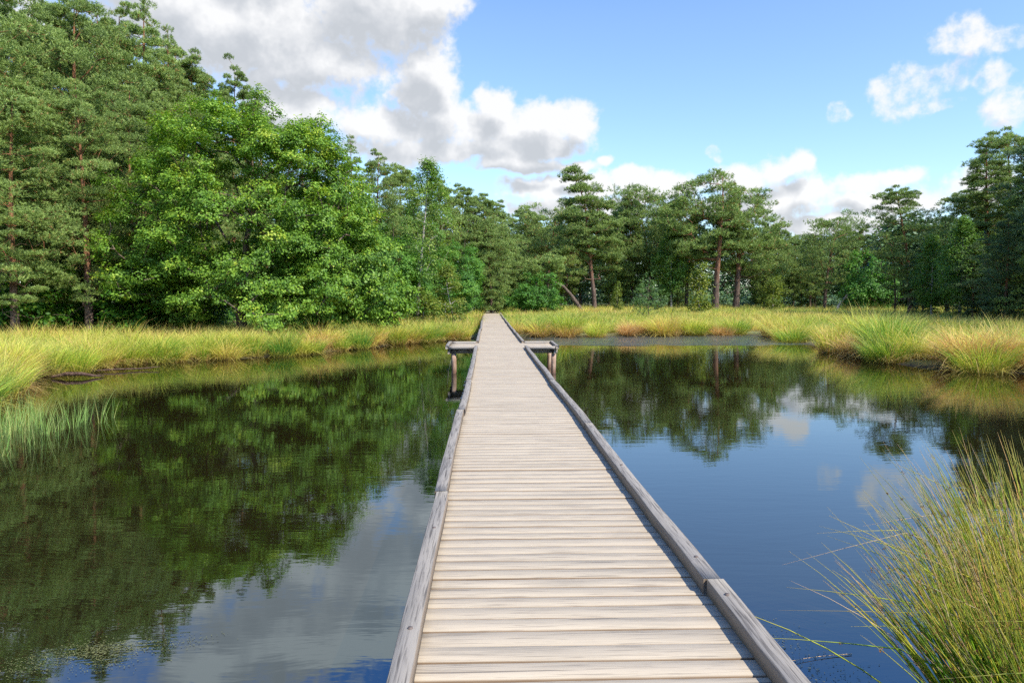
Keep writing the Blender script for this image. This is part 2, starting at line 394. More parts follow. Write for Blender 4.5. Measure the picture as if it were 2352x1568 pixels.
for side in (-1, 1):
    pl = empty('passing_platform'); pl.parent = walk
    pl['label'] = 'short side platform jutting out %s of the boardwalk' % ('left' if side < 0 else 'right')
    if side > 0: xa, xb, xe = XR + .012, 2.10, 2.10
    else: xa, xb, xe = -1.24, XL - .012, -1.24
    # front, back, end beams
    xbeam(xa + (.09 if side < 0 else .02), xb - (.09 if side > 0 else .0), PY0 - .075, PY0 - .004, DECK_Z - .03, DECK_Z + .055, pl)
    xbeam(xa + (.09 if side < 0 else .0), xb - (.09 if side > 0 else .0), PY1 + .004, PY1 + .075, DECK_Z - .03, DECK_Z + .06, pl)
    e0 = xe - .088 if side > 0 else xe
    ybeam(e0, e0 + .086, PY0 - .10, PY1 + .10, DECK_Z - .02, DECK_Z + .07, pl, z=(lambda y_: .03 * np.sin((y_ - PY0 + .1) / 2.1 * math.pi)) if side < 0 else None)
    # bearers under the planks
    ybeam(e0 - .06 * side, e0 + .02 - .06 * side + .05, PY0 - .02, PY1 + .02, TOPZ - .13, TOPZ - .002, pl, 'bearer')
    px_ = (1.96, 1.98) if side > 0 else (-1.00, -1.10)
    for k, (xx, yy) in enumerate(((px_[0], PY0 + .10), (px_[1], PY1 - .12))):
        post(xx, yy, .068, -1.1, TOPZ - .135, pl, .015 * side)
    xbeam(min(px_[0], 0) - (.12 if side < 0 else -.3), max(px_[0], 0) + (.12 if side > 0 else -.3), PY0 + .20, PY0 + .26, TOPZ - .13, TOPZ - .003, pl, 'bearer')
# carrying structure
for yy in np.arange(-.5, 40, 3.6):
    if abs(yy - 21.1) < 1: continue
    V, f_, at = box_geo(XL - .06, XR + .06, yy, yy + .12, TOPZ - .26, TOPZ - .135, .5, nx=4)
    link('cross_beam', np_mesh('cross_beam', V, f_, M['kerb_x'], at), walk)
    for xx in (XL + .05, XR - .05): post(xx, yy + .06, .07, -1.1, TOPZ - .262, walk)
for xx in (XL + .02, .37, XR - .10):
    V, f_, at = box_geo(xx, xx + .07, -1.4, DECK_END, TOPZ - .133, TOPZ - .012, .4, ny=80, zw=lambda x, y: zwave(x, y) * .8)
    link('joist', np_mesh('joist', V, f_, M['kerb'], at), walk)


# ------------------------------------------------------------------ grass
def blades(cx, cy, cz, n_each, rad, hgt, width, lean, crnd, seg=3, droop=.35, wind=(.10, -.04)):
    """arching blades from clump bases. arrays per clump -> one triangle mesh"""
    rep = np.repeat(np.arange(len(cx)), n_each)
    N = len(rep)
    rr = np.sqrt(rng.random(N)) * rad[rep]; th = rng.uniform(0, 2 * math.pi, N)
    bx = cx[rep] + rr * np.cos(th); by = cy[rep] + rr * np.sin(th); bz = cz[rep] - .03
    th2 = th + rng.normal(size=N) * .7
    frac = rr / rad[rep]
    tilt = lean[rep] * (frac * .9 + rng.random(N) * .55)
    H = hgt[rep] * rng.uniform(.55, 1.08, N) * (1 - .15 * frac)
    dx = np.cos(th2) * tilt + wind[0] + rng.normal(size=N) * .05; dy = np.sin(th2) * tilt + wind[1] + rng.normal(size=N) * .05
    W = width[rep] * rng.uniform(.6, 1.2, N)
    # ribbon faces roughly random azimuth
    wa = rng.uniform(0, math.pi, N); sx = np.cos(wa) * W / 2; sy = np.sin(wa) * W / 2
    ts = np.linspace(0, 1, seg + 1)
    V = np.zeros((N, 2 * seg + 1, 3)); T = np.zeros((N, 2 * seg + 1))
    for k, t in enumerate(ts):
        ox = bx + dx * H * (t * .45 + t * t * .75); oy = by + dy * H * (t * .45 + t * t * .75)
        oz = bz + H * (t - droop * tilt * t * t * t)
        wk = 1 - t ** 1.6
        if k < seg:
            V[:, 2 * k] = np.stack([ox - sx * wk, oy - sy * wk, oz], -1); V[:, 2 * k + 1] = np.stack([ox + sx * wk, oy + sy * wk, oz], -1)
            T[:, 2 * k] = T[:, 2 * k + 1] = t
        else:
            V[:, 2 * k] = np.stack([ox, oy, oz], -1); T[:, 2 * k] = t
    fl = []
    for k in range(seg):
        a, b_, c, d = 2 * k, 2 * k + 1, 2 * k + 2, 2 * k + 3
        if k < seg - 1: fl += [[a, b_, d], [a, d, c]]
        else: fl += [[a, b_, c]]
    nv = 2 * seg + 1
    Fc = (np.arange(N)[:, None, None] * nv + np.array(fl)[None]).reshape(-1, 3)
    rn = np.clip(crnd[rep] + rng.normal(size=N) * .16, 0, 1)
    dead = rng.random(N) < .10; rn[dead] = rng.uniform(.85, 1, dead.sum())
    return V.reshape(-1, 3), Fc, {'rnd': np.repeat(rn, nv), 'tt': T.ravel()}

# field grass: jittered clumps over the banks (uncountable ground cover)
def corridor(x, y):  # True where the boardwalk / path runs
    half = np.where(y < DECK_END, 1.0, .78)
    return np.abs(x - .4) < half + .12
LT = lambda y: 37.0 + 0 * y
def field():
    g = []
    sp = .72
    X, Y = np.meshgrid(np.arange(-40, 66, sp), np.arange(6, 98, sp))
    X = (X + rng.uniform(-.5, .5, X.shape) * sp).ravel(); Y = (Y + rng.uniform(-.5, .5, Y.shape) * sp).ravel()
    d = pond_sd(X, Y)
    vis = (X > -.72 * Y - 2.5) & (X < .79 * Y + 2.5)
    k = (d > .55) & vis & ~corridor(X, Y)
    left = X < -1
    k &= ~(left & (Y > 41 + np.clip((X + 16) * 1.6, 0, 26)))       # forest floor on the left stays bare
    k &= ~((X > 32) & (Y > 78))
    k &= ~((X > 1.9) & (d < 1.75))
    k &= (Y < 62) | (rng.random(len(X)) < .75)
    X, Y, d, left = X[k], Y[k], d[k], left[k]
    dist = np.hypot(X, Y)
    pat = .5 + .5 * np.sin(X * .21 + 1.3 * np.sin(Y * .17)) * np.sin(Y * .19 + .8)
    n = np.clip(4200 / dist, 48, 210).astype(int)
    n = np.where(left & (Y > 33), (n * .6).astype(int), n)
    h = rng.uniform(.66, 1.2, len(X)) * np.where(Y > 50, 1.0, 1.12)
    h = np.where(rng.random(len(X)) < .06, h * 1.25, h)
    h = np.where(left & (Y < 26), h * .95, h)
    h = h * np.where((X > 1.9) & (d < 7), .74, 1.0)
    w = np.clip(.0105 * dist / 18, .010, .042)
    cr = np.clip(.25 + .45 * pat + rng.normal(size=len(X)) * .23 + np.where(left, .05, -.05), 0, 1)
    return blades(X, Y, ground_z(X, Y), n, np.full(len(X), .33), h, w, rng.uniform(.35, .8, len(X)), cr)
v, f, a = field()
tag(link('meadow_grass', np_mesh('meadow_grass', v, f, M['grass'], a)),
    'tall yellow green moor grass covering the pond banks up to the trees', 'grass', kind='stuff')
print('field tris', len(f))

# shore tussocks: single plants
def tussock_mesh(i, n, rad, h, w, lean, c):
    z = np.zeros(1)
    g1 = blades(z, z, z, np.array([n]), np.array([rad]), np.array([h]), np.array([w]), np.array([lean]), np.array([c]), seg=4, droop=.42)
    # low dead skirt of brown blades
    g2 = blades(z, z, z, np.array([n // 4]), np.array([rad * 1.1]), np.array([h * .62]), np.array([w]), np.array([lean * 1.8]), np.array([.97]), seg=4, droop=.62)
    v, f, a = cat_geo([g1, g2])
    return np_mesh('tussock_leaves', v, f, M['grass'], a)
TM = [tussock_mesh(0, 520, .34, .95, .013, .62, .30), tussock_mesh(1, 560, .38, 1.0, .013, .70, .52),
      tussock_mesh(2, 480, .30, .88, .013, .85, .75), tussock_mesh(3, 600, .42, 1.05, .013, .75, .42),
      tussock_mesh(4, 460, .32, .82, .014, .95, .88), tussock_mesh(5, 540, .36, 1.08, .013, .55, .18)]
def tussock(x, y, m, s=1.0, sz=1.0, label='', group=None, rz=None, tint=None):
    o = link('grass_tussock', TM[m]); z = float(ground_z(x, y))
    o.location = (x, y, max(z, -.12)); o.scale = (s * 1.08, s * 1.08, s * sz * 1.16)
    o.rotation_euler = (rng.normal() * .04, rng.normal() * .04, rng.uniform(0, 6.28) if rz is None else rz)
    o.color = (1 + float(tint if tint is not None else rng.choice([-.27, -.12, .02, .14, .25])), 1, 1, 1)
    tag(o, label, 'grass tussock', group); return o
def along(p0, p1, inset, step):
    p0 = np.array(p0, float); p1 = np.array(p1, float); L = np.linalg.norm(p1 - p0); n_ = max(1, int(L / step))
    t = (np.arange(n_) + .5) / n_; d = (p1 - p0) / L
    nrm = np.array([-d[1], d[0]])
    P = p0 + t[:, None] * (p1 - p0)
    out = []
    for q in P:
        q = q + d * rng.normal() * step * .2
        s = 1 if pond_sd(*(q + nrm * .6)) > pond_sd(*(q - nrm * .6)) else -1
        out.append(q + nrm * s * (inset + rng.normal() * .2))
    return out
segs = [((-8.6, 8), (-9.6, 12.2), 'near'), ((-9.6, 12.2), (-10.7, 15), 'near'), ((-10.7, 15), (-12.5, 19.5), 'left'), ((-12.5, 19.5), (-12.3, 24), 'left'),
        ((-12.3, 24), (-9.8, 25.8), 'left'), ((-9.8, 25.8), (-7.5, 27.6), 'left'), ((-7.5, 27.6), (-5.8, 31), 'oak'), ((-5.8, 31), (-3.7, 35), 'walk'),
        ((-3.7, 35), (-1.2, 38.2), 'walk'), ((1.9, 39.3), (3.9, 39.5), 'far'), ((3.9, 39.5), (9, 40.3), 'far'), ((9, 40.3), (15.4, 42), 'far'),
        ((15.4, 41.5), (15.6, 37), 'bend'), ((15.6, 37), (14.9, 31), 'bend'), ((14.9, 31), (13.7, 26), 'right'), ((13.7, 26), (13.6, 23.3), 'right'), ((13.6, 23.3), (14.5, 21.4), 'right'), ((14.5, 21.4), (15.7, 20.2), 'right'), ((15.7, 20.2), (18, 17.5), 'right')]
LBL = {'near': ('yellow green grass tussock on the near left bank behind the thin reeds', 'tussocks on the near left bank'),
       'left': ('yellow and straw grass tussock at the water edge of the left bank', 'tussocks along the left bank'),
       'oak': ('grass tussock at the water edge under the hanging oak boughs', 'tussocks under the oak boughs'),
       'walk': ('dense grass tussock on the left bank close to the boardwalk', 'tussocks left of the boardwalk'),
       'far': ('upright yellow green grass tussock lining the far shore right of the boardwalk', 'tussocks along the far shore'),
       'bend': ('grass tussock leaning over the water on the receding right bank', 'tussocks on the receding right bank'),
       'right': ('big golden grass tussock bulging from the right bank', 'tussocks on the right bank')}
for p0, p1, k in segs:
    big = k in ('right',)
    wide = k in ('far', 'bend', 'right')
    for row, (ins, st) in enumerate(((.15, 1.3), (1.25, 1.3)) if wide else ((-.02, .66), (.62, .8))):
        for q in along(p0, p1, ins, st):
            if -1.0 < q[0] < 1.75 and q[1] > 30: continue
            m_ = int(rng.choice([0, 1, 2, 3, 4, 5], p=[.2, .2, .2, .16, .12, .12]))
            if rng.random() < .12: continue
            tussock(q[0], q[1], m_, rng.uniform(.85, 1.3) * (1.5 if big else 1.3 if wide else 1), rng.uniform(.8, 1.1) if wide else rng.uniform(.9, 1.1), *LBL[k])
# solitary / landmark tussocks on the right shore
tussock(13.55, 24.2, 5, 1.05, .95, 'bright green and yellow tussock standing out alone into the water off the right bank', tint=-0.12)
tussock(15.2, 21.9, 2, 1.45, 1.0, 'largest golden tussock on the right bank fanning out over the water', tint=0.18)
tussock(16.5, 20.8, 4, 1.35, 1.0, 'straw coloured tussock at the right edge of the picture arching down to the water', tint=0.24)
tussock(14.4, 26.0, 4, 1.25, .9, 'brownish tussock on the right bank directly behind the bright solitary tussock', tint=0.30)
tussock(-3.2, 35.7, 0, 1.5, .85, 'broad green tussock with brown skirt on the left bank just before the side platform', tint=-0.15)
tussock(-2.0, 37.3, 2, 1.3, .9, 'rusty brown grass tussock drooping beside the left edge of the boardwalk', tint=0.30)
tussock(8.0, 40.5, 4, 1.2, .9, 'reddish brown withered tussock in the middle of the far shore', tint=0.33)
tussock(-11.6, 25.2, 3, 1.25, .9, 'round green tussock with dark hollow at its foot beside the white speck', tint=-0.15)

# thin reeds standing in the water at the left edge
def reeds():
    n = 190
    X = rng.uniform(-9.0, -6.9, n * 3); Y = rng.uniform(9.6, 13.8, n * 3)
    k = (pond_sd(X, Y) < -.2) & (rng.random(len(X)) < np.clip((-X - 6.5) / 1.8, .1, 1)); X, Y = X[k][:n], Y[k][:n]
    return blades(X, Y, np.full(len(X), -.15), np.full(len(X), 5), np.full(len(X), .06), rng.uniform(.55, 1.05, len(X)), np.full(len(X), .009), np.full(len(X), .22), rng.uniform(.1, .7, len(X)), seg=4)
v, f, a = reeds()
tag(link('thin_reeds', np_mesh('thin_reeds', v, f, M['reed'], a)), 'sparse pale green reeds standing in shallow water at the left edge', 'reeds', kind='stuff')

# ------------------------------------------------------------------ tree kit
def skeleton(trunk, targets, step=.6, up=.35, penal=1.3):
    """grow branches from the trunk polyline to every target; returns pos, parent, is_target"""
    pos = [np.array(p) for p in trunk]; par = [-1] + list(range(len(trunk) - 1))
    P = np.zeros((len(trunk) + len(targets) * 14 + 10, 3)); n = len(trunk); P[:n] = trunk
    ax = np.array(trunk); tx = np.interp
    ctr = np.array([np.interp(targets[:, 2], ax[:, 2], ax[:, 0]), np.interp(targets[:, 2], ax[:, 2], ax[:, 1])]).T
    order = np.argsort(np.hypot(*(targets[:, :2] - ctr).T))
    par = list(par); tip = []
    startk = max(1, int(len(trunk) * .22))
    for oi in order:
        t = targets[oi]
        D = P[:n] - t; dist = np.linalg.norm(D, axis=1)
        cost = dist + penal * np.maximum(D[:, 2] + .15 * np.hypot(D[:, 0], D[:, 1]), 0)
        cost[:startk] += 50
        j = int(np.argmin(cost)); p0 = P[j].copy(); L = dist[j]
        if L < .15: tip.append(j); continue
        k = min(12, max(1, int(math.ceil(L / step))))
        mid = (p0 + t) / 2 + np.array([0, 0, up * L * .25]) * (1 if t[2] > p0[2] else -.3)
        prev = j
        for q in range(1, k + 1):
            s = q / k
            pt = (1 - s) ** 2 * p0 + 2 * s * (1 - s) * mid + s * s * t
            if q < k: pt = pt + rng.normal(size=3) * .055 * min(L, 2.2)
            P[n] = pt; par.append(prev); prev = n; n += 1
        tip.append(prev)
    return P[:n], np.array(par), np.array(tip)
def radii(P, par, r_tip, r_base, expo=2.3, ntrunk=0):
    n = len(P); acc = np.zeros(n); child = np.zeros(n, bool); child[par[par >= 0]] = True
    acc[~child] = 1.0
    for i in range(n - 1, 0, -1):
        acc[par[i]] += acc[i]
    r = r_tip * acc ** (1 / expo)
    r = r * (r_base / max(r[0], 1e-6)) ** (np.log(np.maximum(acc, 1)) / math.log(max(acc[0], 2)))
    return r
def tubes(P, par, r, sides=5):
    i = np.arange(1, len(P)); i = i[par[i] >= 0]; a = P[par[i]]; b_ = P[i]; ra = np.minimum(r[par[i]], r[i] * 1.5); rb = r[i]
    d = norm(b_ - a); ref = np.where(np.abs(d[:, 2:3]) > .9, np.array([[1., 0, 0]]), np.array([[0, 0, 1.]]))
    u = norm(np.cross(d, ref)); w = np.cross(d, u)
    ang = np.linspace(0, 2 * math.pi, sides + 1)[:-1]
    ring = np.cos(ang)[None, :, None] * u[:, None] + np.sin(ang)[None, :, None] * w[:, None]
    b2 = b_ + d * rb[:, None] * .4
    V = np.concatenate([a[:, None] + ring * ra[:, None, None], b2[:, None] + ring * rb[:, None, None]], 1)
    k = np.arange(sides); q = np.stack([k, (k + 1) % sides, (k + 1) % sides + sides, k + sides], -1)
    Fc = (np.arange(len(i))[:, None, None] * 2 * sides + q[None]).reshape(-1, 4)
    return V.reshape(-1, 3), Fc
def trunk_tube(pts, rad, sides=12):
    pts = np.asarray(pts, float); n = len(pts); d = norm(np.gradient(pts, axis=0))
    u = norm(np.cross(d, np.array([[0, 1., .01]]))); w = np.cross(d, u)
    ang = np.linspace(0, 2 * math.pi, sides + 1)[:-1]
    ring = np.cos(ang)[None, :, None] * u[:, None] + np.sin(ang)[None, :, None] * w[:, None]
    rr = np.asarray(rad)[:, None, None] * (1 + .05 * rng.normal(size=(n, sides, 1)))
    V = pts[:, None] + ring * rr
    k = np.arange(sides); q = np.stack([k, (k + 1) % sides, (k + 1) % sides + sides, k + sides], -1)
    Fc = (np.arange(n - 1)[:, None, None] * sides + q[None]).reshape(-1, 4)
    return V.reshape(-1, 3), Fc
def wander(H, lean=(0, 0), amp=.25, n=16, z0=-.3):
    z = np.linspace(z0, H, n); t = (z - z0) / (H - z0); p = rng.uniform(0, 6, 4)
    x = lean[0] * t ** 1.2 + amp * (np.sin(t * 3.2 + p[0]) - math.sin(p[0])) * t ** .5
    y = lean[1] * t ** 1.2 + amp * (np.sin(t * 2.7 + p[1]) - math.sin(p[1])) * t ** .5
    return np.stack([x, y, z], -1)

def leaf_quads(C, Nrm, size, aspect=.6, cr=None):
    n = len(C); a = norm(np.cross(Nrm, rdir(n))); b_ = np.cross(Nrm, a)
    s = size * rng.uniform(.6, 1.25, n)[:, None]
    V = np.stack([C - a * s * .5, C + b_ * s * .5 * aspect + Nrm * s * .06, C + a * s * .5, C - b_ * s * .5 * aspect + Nrm * s * .06], 1)
    Fc = np.arange(n * 4).reshape(n, 4)
    return V.reshape(-1, 3), Fc, {'rnd': np.repeat(cr, 4)}
def leafy(T, ctr, rad, ntw, nlf, size, flat=.75, spread=.13, updir=.7, cvar=.14, aspect=.6, hang=0.0):
    """T: clump centres; twigs on each clump's shell, leaves in rosettes"""
    n = len(T); k = n * ntw
    dv = rdir(k); dv[:, 2] = np.abs(dv[:, 2]) * .55 + dv[:, 2] * .6; dv = norm(dv)
    c0 = np.repeat(T, ntw, 0); rr = np.repeat(rad, ntw) * rng.uniform(.35, 1.0, k) ** .6
    tw = c0 + dv * rr[:, None] * np.array([1, 1, flat])
    if hang: tw[:, 2] -= hang * rng.random(k) ** 1.5 * np.repeat(rad, ntw) * 2
    outw = norm(c0 - ctr) * .5 + dv * .6
    C = np.repeat(tw, nlf, 0) + rng.normal(size=(k * nlf, 3)) * spread * np.array([1, 1, .7])
    Nn = norm(np.repeat(outw, nlf, 0) + np.array([0, 0, updir]) + rdir(k * nlf) * .75)
    crt = np.clip(.48 + rng.normal(size=k) * .13 + np.repeat(rng.normal(size=n) * .15, ntw) + np.repeat(np.clip((T[:, 2] - ctr[2]) * .012, -.06, .08), ntw), 0, 1)
    cr = np.clip(np.repeat(crt, nlf) + rng.normal(size=k * nlf) * cvar, 0, 1)
    return leaf_quads(C, Nn, size, aspect, cr)
def needles(T, ctr, rad, ntuft, K, L, width, flat=.42, up=.55, updir=.7, cmean=.45):
    n = len(T); k = n * ntuft; flat = flat * 1.55
    dv = rdir(k); dv[:, 2] = np.abs(dv[:, 2]) * .9 + .25 * dv[:, 2]; dv = norm(dv)
    c0 = np.repeat(T, ntuft, 0); R0 = np.repeat(rad, ntuft)
    pos = c0 + dv * (R0 * rng.uniform(.45, 1.0, k))[:, None] * np.array([1, 1, flat])
    out = norm((c0 - ctr) * np.array([1, 1, .25]))
    ax = norm(dv * np.array([1, 1, .8]) * .8 + out * .5 + np.array([0, 0, updir * 1.15]) + rdir(k) * .35)
    m = k * K
    A = np.repeat(ax, K, 0); pb = np.repeat(pos, K, 0) + A * (rng.random(m) * L * 1.1)[:, None]
    rad_ = norm(np.cross(A, rdir(m)))
    d = norm(A * rng.uniform(.45, 1.1, m)[:, None] + rad_)
    ln = L * rng.uniform(.7, 1.15, m)[:, None]
    s = norm(np.cross(d, rdir(m))) * width * .5
    V = np.stack([pb - s, pb + s, pb + d * ln], 1).reshape(-1, 3)
    Fc = np.arange(m * 3).reshape(m, 3)
    crt = np.clip(cmean + rng.normal(size=k) * .12 + np.repeat(rng.normal(size=n) * .08, ntuft), 0, .9)
    old = rng.random(k) < .03; crt[old] = 1.0
    cr = np.clip(np.repeat(crt, K) + rng.normal(size=m) * .07, 0, 1)
    return V, Fc, {'rnd': np.repeat(cr, 3)}

def tree_meshes(kind, trunk, tr, targets, crown, bark, leafm, bare=None, sides=5, r_tip=.012):
    allT = targets if bare is None else np.concatenate([targets, bare])
    P, par, tip = skeleton(trunk, allT)
    r = radii(P, par, r_tip, tr)
    nt = len(trunk); t = np.linspace(0, 1, nt)
    rt = np.maximum(tr * (1 - t * .93) * np.where(t < .08, 1.25 - 3 * t, 1), .02); r[:nt] = np.minimum(r[:nt], rt)
    fine = np.linspace(0, nt - 1, nt * 3); tp = np.stack([np.interp(fine, np.arange(nt), trunk[:, i]) for i in range(3)], -1)
    v1, f1 = trunk_tube(tp, np.interp(fine, np.arange(nt), rt), 12)
    par2 = par.copy(); par2[:nt] = -1
    r2 = r.copy(); r2[nt:] = np.maximum(r2[nt:], .010)
    v2, f2 = tubes(P, par2, r2, sides)
    v2, f2, _ = cat_geo([(v1, f1, {}), (v2, f2, {})])
    tm = np_mesh('trunk', v2, f2, bark, smooth=True)
    v3, f3, a3 = crown
    cm = np_mesh('crown', v3, f3, leafm, a3)
    return dict(trunk=tm, crown=cm)

def pine_targets(H, z0, Rmax, trunk, prof, dz=.62, nb=(4, 6), fr=(.45, .75, 1.0), rise=.18, drop=.0, zbias=1.0):
    T, rd, br = [], [], []
    z = z0
    while z < H - .25:
        t = (z - z0) / (H - z0); Rz = Rmax * prof(t)
        k = int(rng.integers(nb[0], nb[1] + 1)) if Rz > .9 else 3
        a0 = rng.uniform(0, 6.28)
        for i in range(k):
            az = a0 + i * 2 * math.pi / k + rng.normal() * .3
            L = Rz * rng.uniform(.6, 1.12)
            if rng.random() < drop: continue
            zz = z + rng.normal() * .22
            tx = np.interp(zz, trunk[:, 2], trunk[:, 0]); ty = np.interp(zz, trunk[:, 2], trunk[:, 1])
            for fr_ in fr:
                if L * fr_ < .5 and fr_ < 1: continue
                side = rng.normal() * .16 * L * fr_
                T.append((tx + math.cos(az) * L * fr_ - math.sin(az) * side, ty + math.sin(az) * L * fr_ + math.cos(az) * side, zz + rise * L * fr_ + rng.normal() * .3))
                rd.append(np.clip(.24 * L * (1.25 - .35 * fr_), .32, .95) * rng.uniform(.8, 1.2))
        z += dz * rng.uniform(.8, 1.25)
    T.append((trunk[-1][0], trunk[-1][1], H)); rd.append(.38)
    return np.array(T), np.array(rd)
def bare_branches(trunk, z0, z1, n, L):
    out = []
    for _ in range(n):
        z = rng.uniform(z0, z1); az = rng.uniform(0, 6.28); l = L * rng.uniform(.4, 1)
        out.append((np.interp(z, trunk[:, 2], trunk[:, 0]) + math.cos(az) * l, np.interp(z, trunk[:, 2], trunk[:, 1]) + math.sin(az) * l, z + rng.uniform(-.35, .25) * l))
    return np.array(out)
def make_pine(H, z0, Rmax, prof, lod=1.0, lean=(0, 0), amp=.3, tr=.26, dz=.6, fr=(.45, .75, 1.0), rise=.18, dens=26, leafm='needle', flat=.42, drop=.06, bare=10, nb=(4, 6), L=.14, K=9, cmean=.45):
    trunk = wander(H, lean, amp)
    T, rd = pine_targets(H, z0, Rmax, trunk, prof, dz, nb, fr, rise, drop)
    ctr = np.stack([np.interp(T[:, 2], trunk[:, 2], trunk[:, 0]), np.interp(T[:, 2], trunk[:, 2], trunk[:, 1]), T[:, 2] - .6], -1)
    nt = int(dens / lod ** .9)
    crown = needles(T, np.repeat(ctr, nt, 0), rd * 1.12, nt, K, L * 1.15 * lod ** .7, .031 * lod, flat, cmean=cmean)
    bb = bare_branches(trunk, z0 * .45, z0 * 1.05, bare, Rmax * .6) if bare else None
    m = tree_meshes('pine', trunk, tr, T, crown, M['pine_bark'], M[leafm], bb)
    m['H'] = H; return m
P_tall = lambda t: (1 - t) ** .55 * (.45 + .9 * min(1, t * 3)) if t < 1 else 0
P_round = lambda t: math.sqrt(max(0, 1 - (t * 1.02) ** 2.2)) * (.55 + .45 * min(1, t * 2.5))
P_cone = lambda t: (1 - t) ** .8
P_umb = lambda t: .55 + .5 * math.sin(min(1, t) * 2.6) if t < .85 else .7

PV = {}
PV['a'] = make_pine(19, 3.2, 3.8, P_tall, 1.0, (.3, 0), .2, dens=66, dz=.74, nb=(3, 5), fr=(.5, .78, 1.05), drop=.03, rise=.12)
PV['b'] = make_pine(18, 3.0, 4.2, P_round, 1.0, (-.5, .2), .3, tr=.3, dens=66, dz=.82, nb=(3, 5), fr=(.5, .78, 1.05), drop=.04)
PV['c'] = make_pine(17, 2.6, 3.8, P_cone, 1.0, (.4, 0), .15, tr=.2, dens=42, rise=.3, fr=(.35, .65, 1.0))
PV['d'] = make_pine(15, 3.0, 4.4, P_round, 1.7, (.6, 0), .5, tr=.28, rise=.24, dens=52)
PV['e'] = make_pine(14, 2.2, 4.0, P_tall, 1.7, (-.5, 0), .4, tr=.24, dens=52, drop=.06)
PV['f'] = make_pine(12, .5, 3.4, P_round, 1.5, (.2, 0), .25, tr=.2, bare=0, dens=54)
PV['g'] = make_pine(13, 3.6, 4.6, P_umb, 1.7, (1.2, 0), .7, tr=.28, dens=50, rise=.3, drop=.1)
for k_ in PV: print(k_, len(PV[k_]['crown'].polygons))

def put(m, name, px, d, ytop, label, group=None, w=1.0, rz=None, cat='tree', zb=None, flip=1, tilt=0.0):
    x = wx(px, d); zg = float(ground_z(x, d)) if zb is None else zb
    o = empty(name, (x, d, zg), rng.uniform(0, 6.28) if rz is None else rz)
    s = (wz(ytop, d) - zg) / m['H']
    o.scale = (s * w * flip, s * w, s); o.rotation_euler[0] = tilt
    for k_ in ('trunk', 'crown'):
        if m.get(k_) is not None: link(k_, m[k_], o)
    tag(o, label, cat, group); return o

# ---- left wood, front row of tall pines (pixel of trunk, distance, pixel of top)
put(PV['b'], 'pine_tree', -70, 31, -150, 'nearest tall pine cut off by the left edge of the picture', w=1.0)
put(PV['b'], 'pine_tree', 15, 36, -10, 'tall pine at the left edge whose rounded top just touches the upper border', w=.95)
put(PV['a'], 'pine_tree', 110, 39, 62, 'tall pine with a lower top standing between the left edge pine and the ragged crown', w=1.0)
put(PV['b'], 'pine_tree', 205, 38, 22, 'tall pine with a ragged top leaning left over a patch of blue sky', w=.9)
put(PV['a'], 'pine_tree', 152, 36, 210, 'slender pine with pale sunlit lower trunk near the left edge', w=1.1)
put(PV['b'], 'pine_tree', 262, 42, 70, 'bushy dark topped pine just right of the ragged leaning top', w=.95)
put(PV['c'], 'pine_tree', 347, 42, 32, 'tallest spire topped pine with reddish stem showing against the grey cloud', w=.95)
put(PV['c'], 'pine_tree', 403, 44, 92, 'narrow pointed pine right of the tallest spire', w=.75)
put(PV['a'], 'pine_tree', 478, 47, 165, 'broad dark pine peeking out behind the top of the oak on its left', w=.85)
put(PV['a'], 'pine_tree', 548, 49, 182, 'rounded pine top right behind the highest leaves of the oak', w=.8)
put(PV['b'], 'pine_tree', 330, 37, 230, 'pine with grey green boughs half hidden behind the left side of the oak', w=1.15)
put(PV['b'], 'pine_tree', 222, 33.5, 215, 'thick trunked pine with orange upper stem beside the left flank of the oak', w=1.0)
put(PV['a'], 'pine_tree', 60, 31.5, 215, 'pine with low hanging grey boughs at the left edge above the bank', w=1.25)
for px, d, yt, v_ in ((-160, 40, -60, 'a'), (170, 47, 110, 'a'), (420, 52, 180, 'b'), (620, 54, 262, 'a'), (700, 54, 300, 'b'), (40, 50, 60, 'b'), (300, 52, 120, 'a'), (760, 56, 330, 'a'), (-60, 46, 20, 'a'), (80, 44, 120, 'c'), (500, 42, 330, 'c'), (240, 45, 160, 'c'), (155, 45, 48, 'b'), (300, 47, 66, 'b'), (440, 47, 140, 'b')):
    put(PV[v_], 'pine_tree', px, d, yt, 'dark pine standing in the second row of the left wood', 'second row pines of the left wood', w=rng.uniform(.85, 1.05))
# slope of pines running down behind the oak toward the far end
put(PV['c'], 'pine_tree', 818, 54, 332, 'pointed pine rising just right of the oak crown against pale cloud', w=.9)
put(PV['b'], 'pine_tree', 872, 57, 366, 'rounded pine second right of the oak crown', w=.9)
put(PV['d'], 'pine_tree', 925, 60, 395, 'rounded pine directly left of the white stemmed birch', w=.8)
put(PV['d'], 'pine_tree', 1005, 64, 425, 'pine immediately right of the white stemmed birch', w=.8)
put(PV['e'], 'pine_tree', 1052, 66, 440, 'pine with a small pointed tip halfway between birch and boardwalk end', w=.9)
put(PV['d'], 'pine_tree', 1105, 68, 455, 'sunlit pine with reddish branches left of the boardwalk end', w=.85)
put(PV['e'], 'pine_tree', 1152, 74, 478, 'pine right above the far end of the boardwalk', w=.95)
put(PV['f'], 'pine_tree', 1128, 66, 520, 'low grey green pine feathered to the ground left of the boardwalk end', w=1.0)
put(PV['f'], 'pine_tree', 1168, 76, 545, 'small dense pine behind the boardwalk end with a dark gap beneath', w=.8)

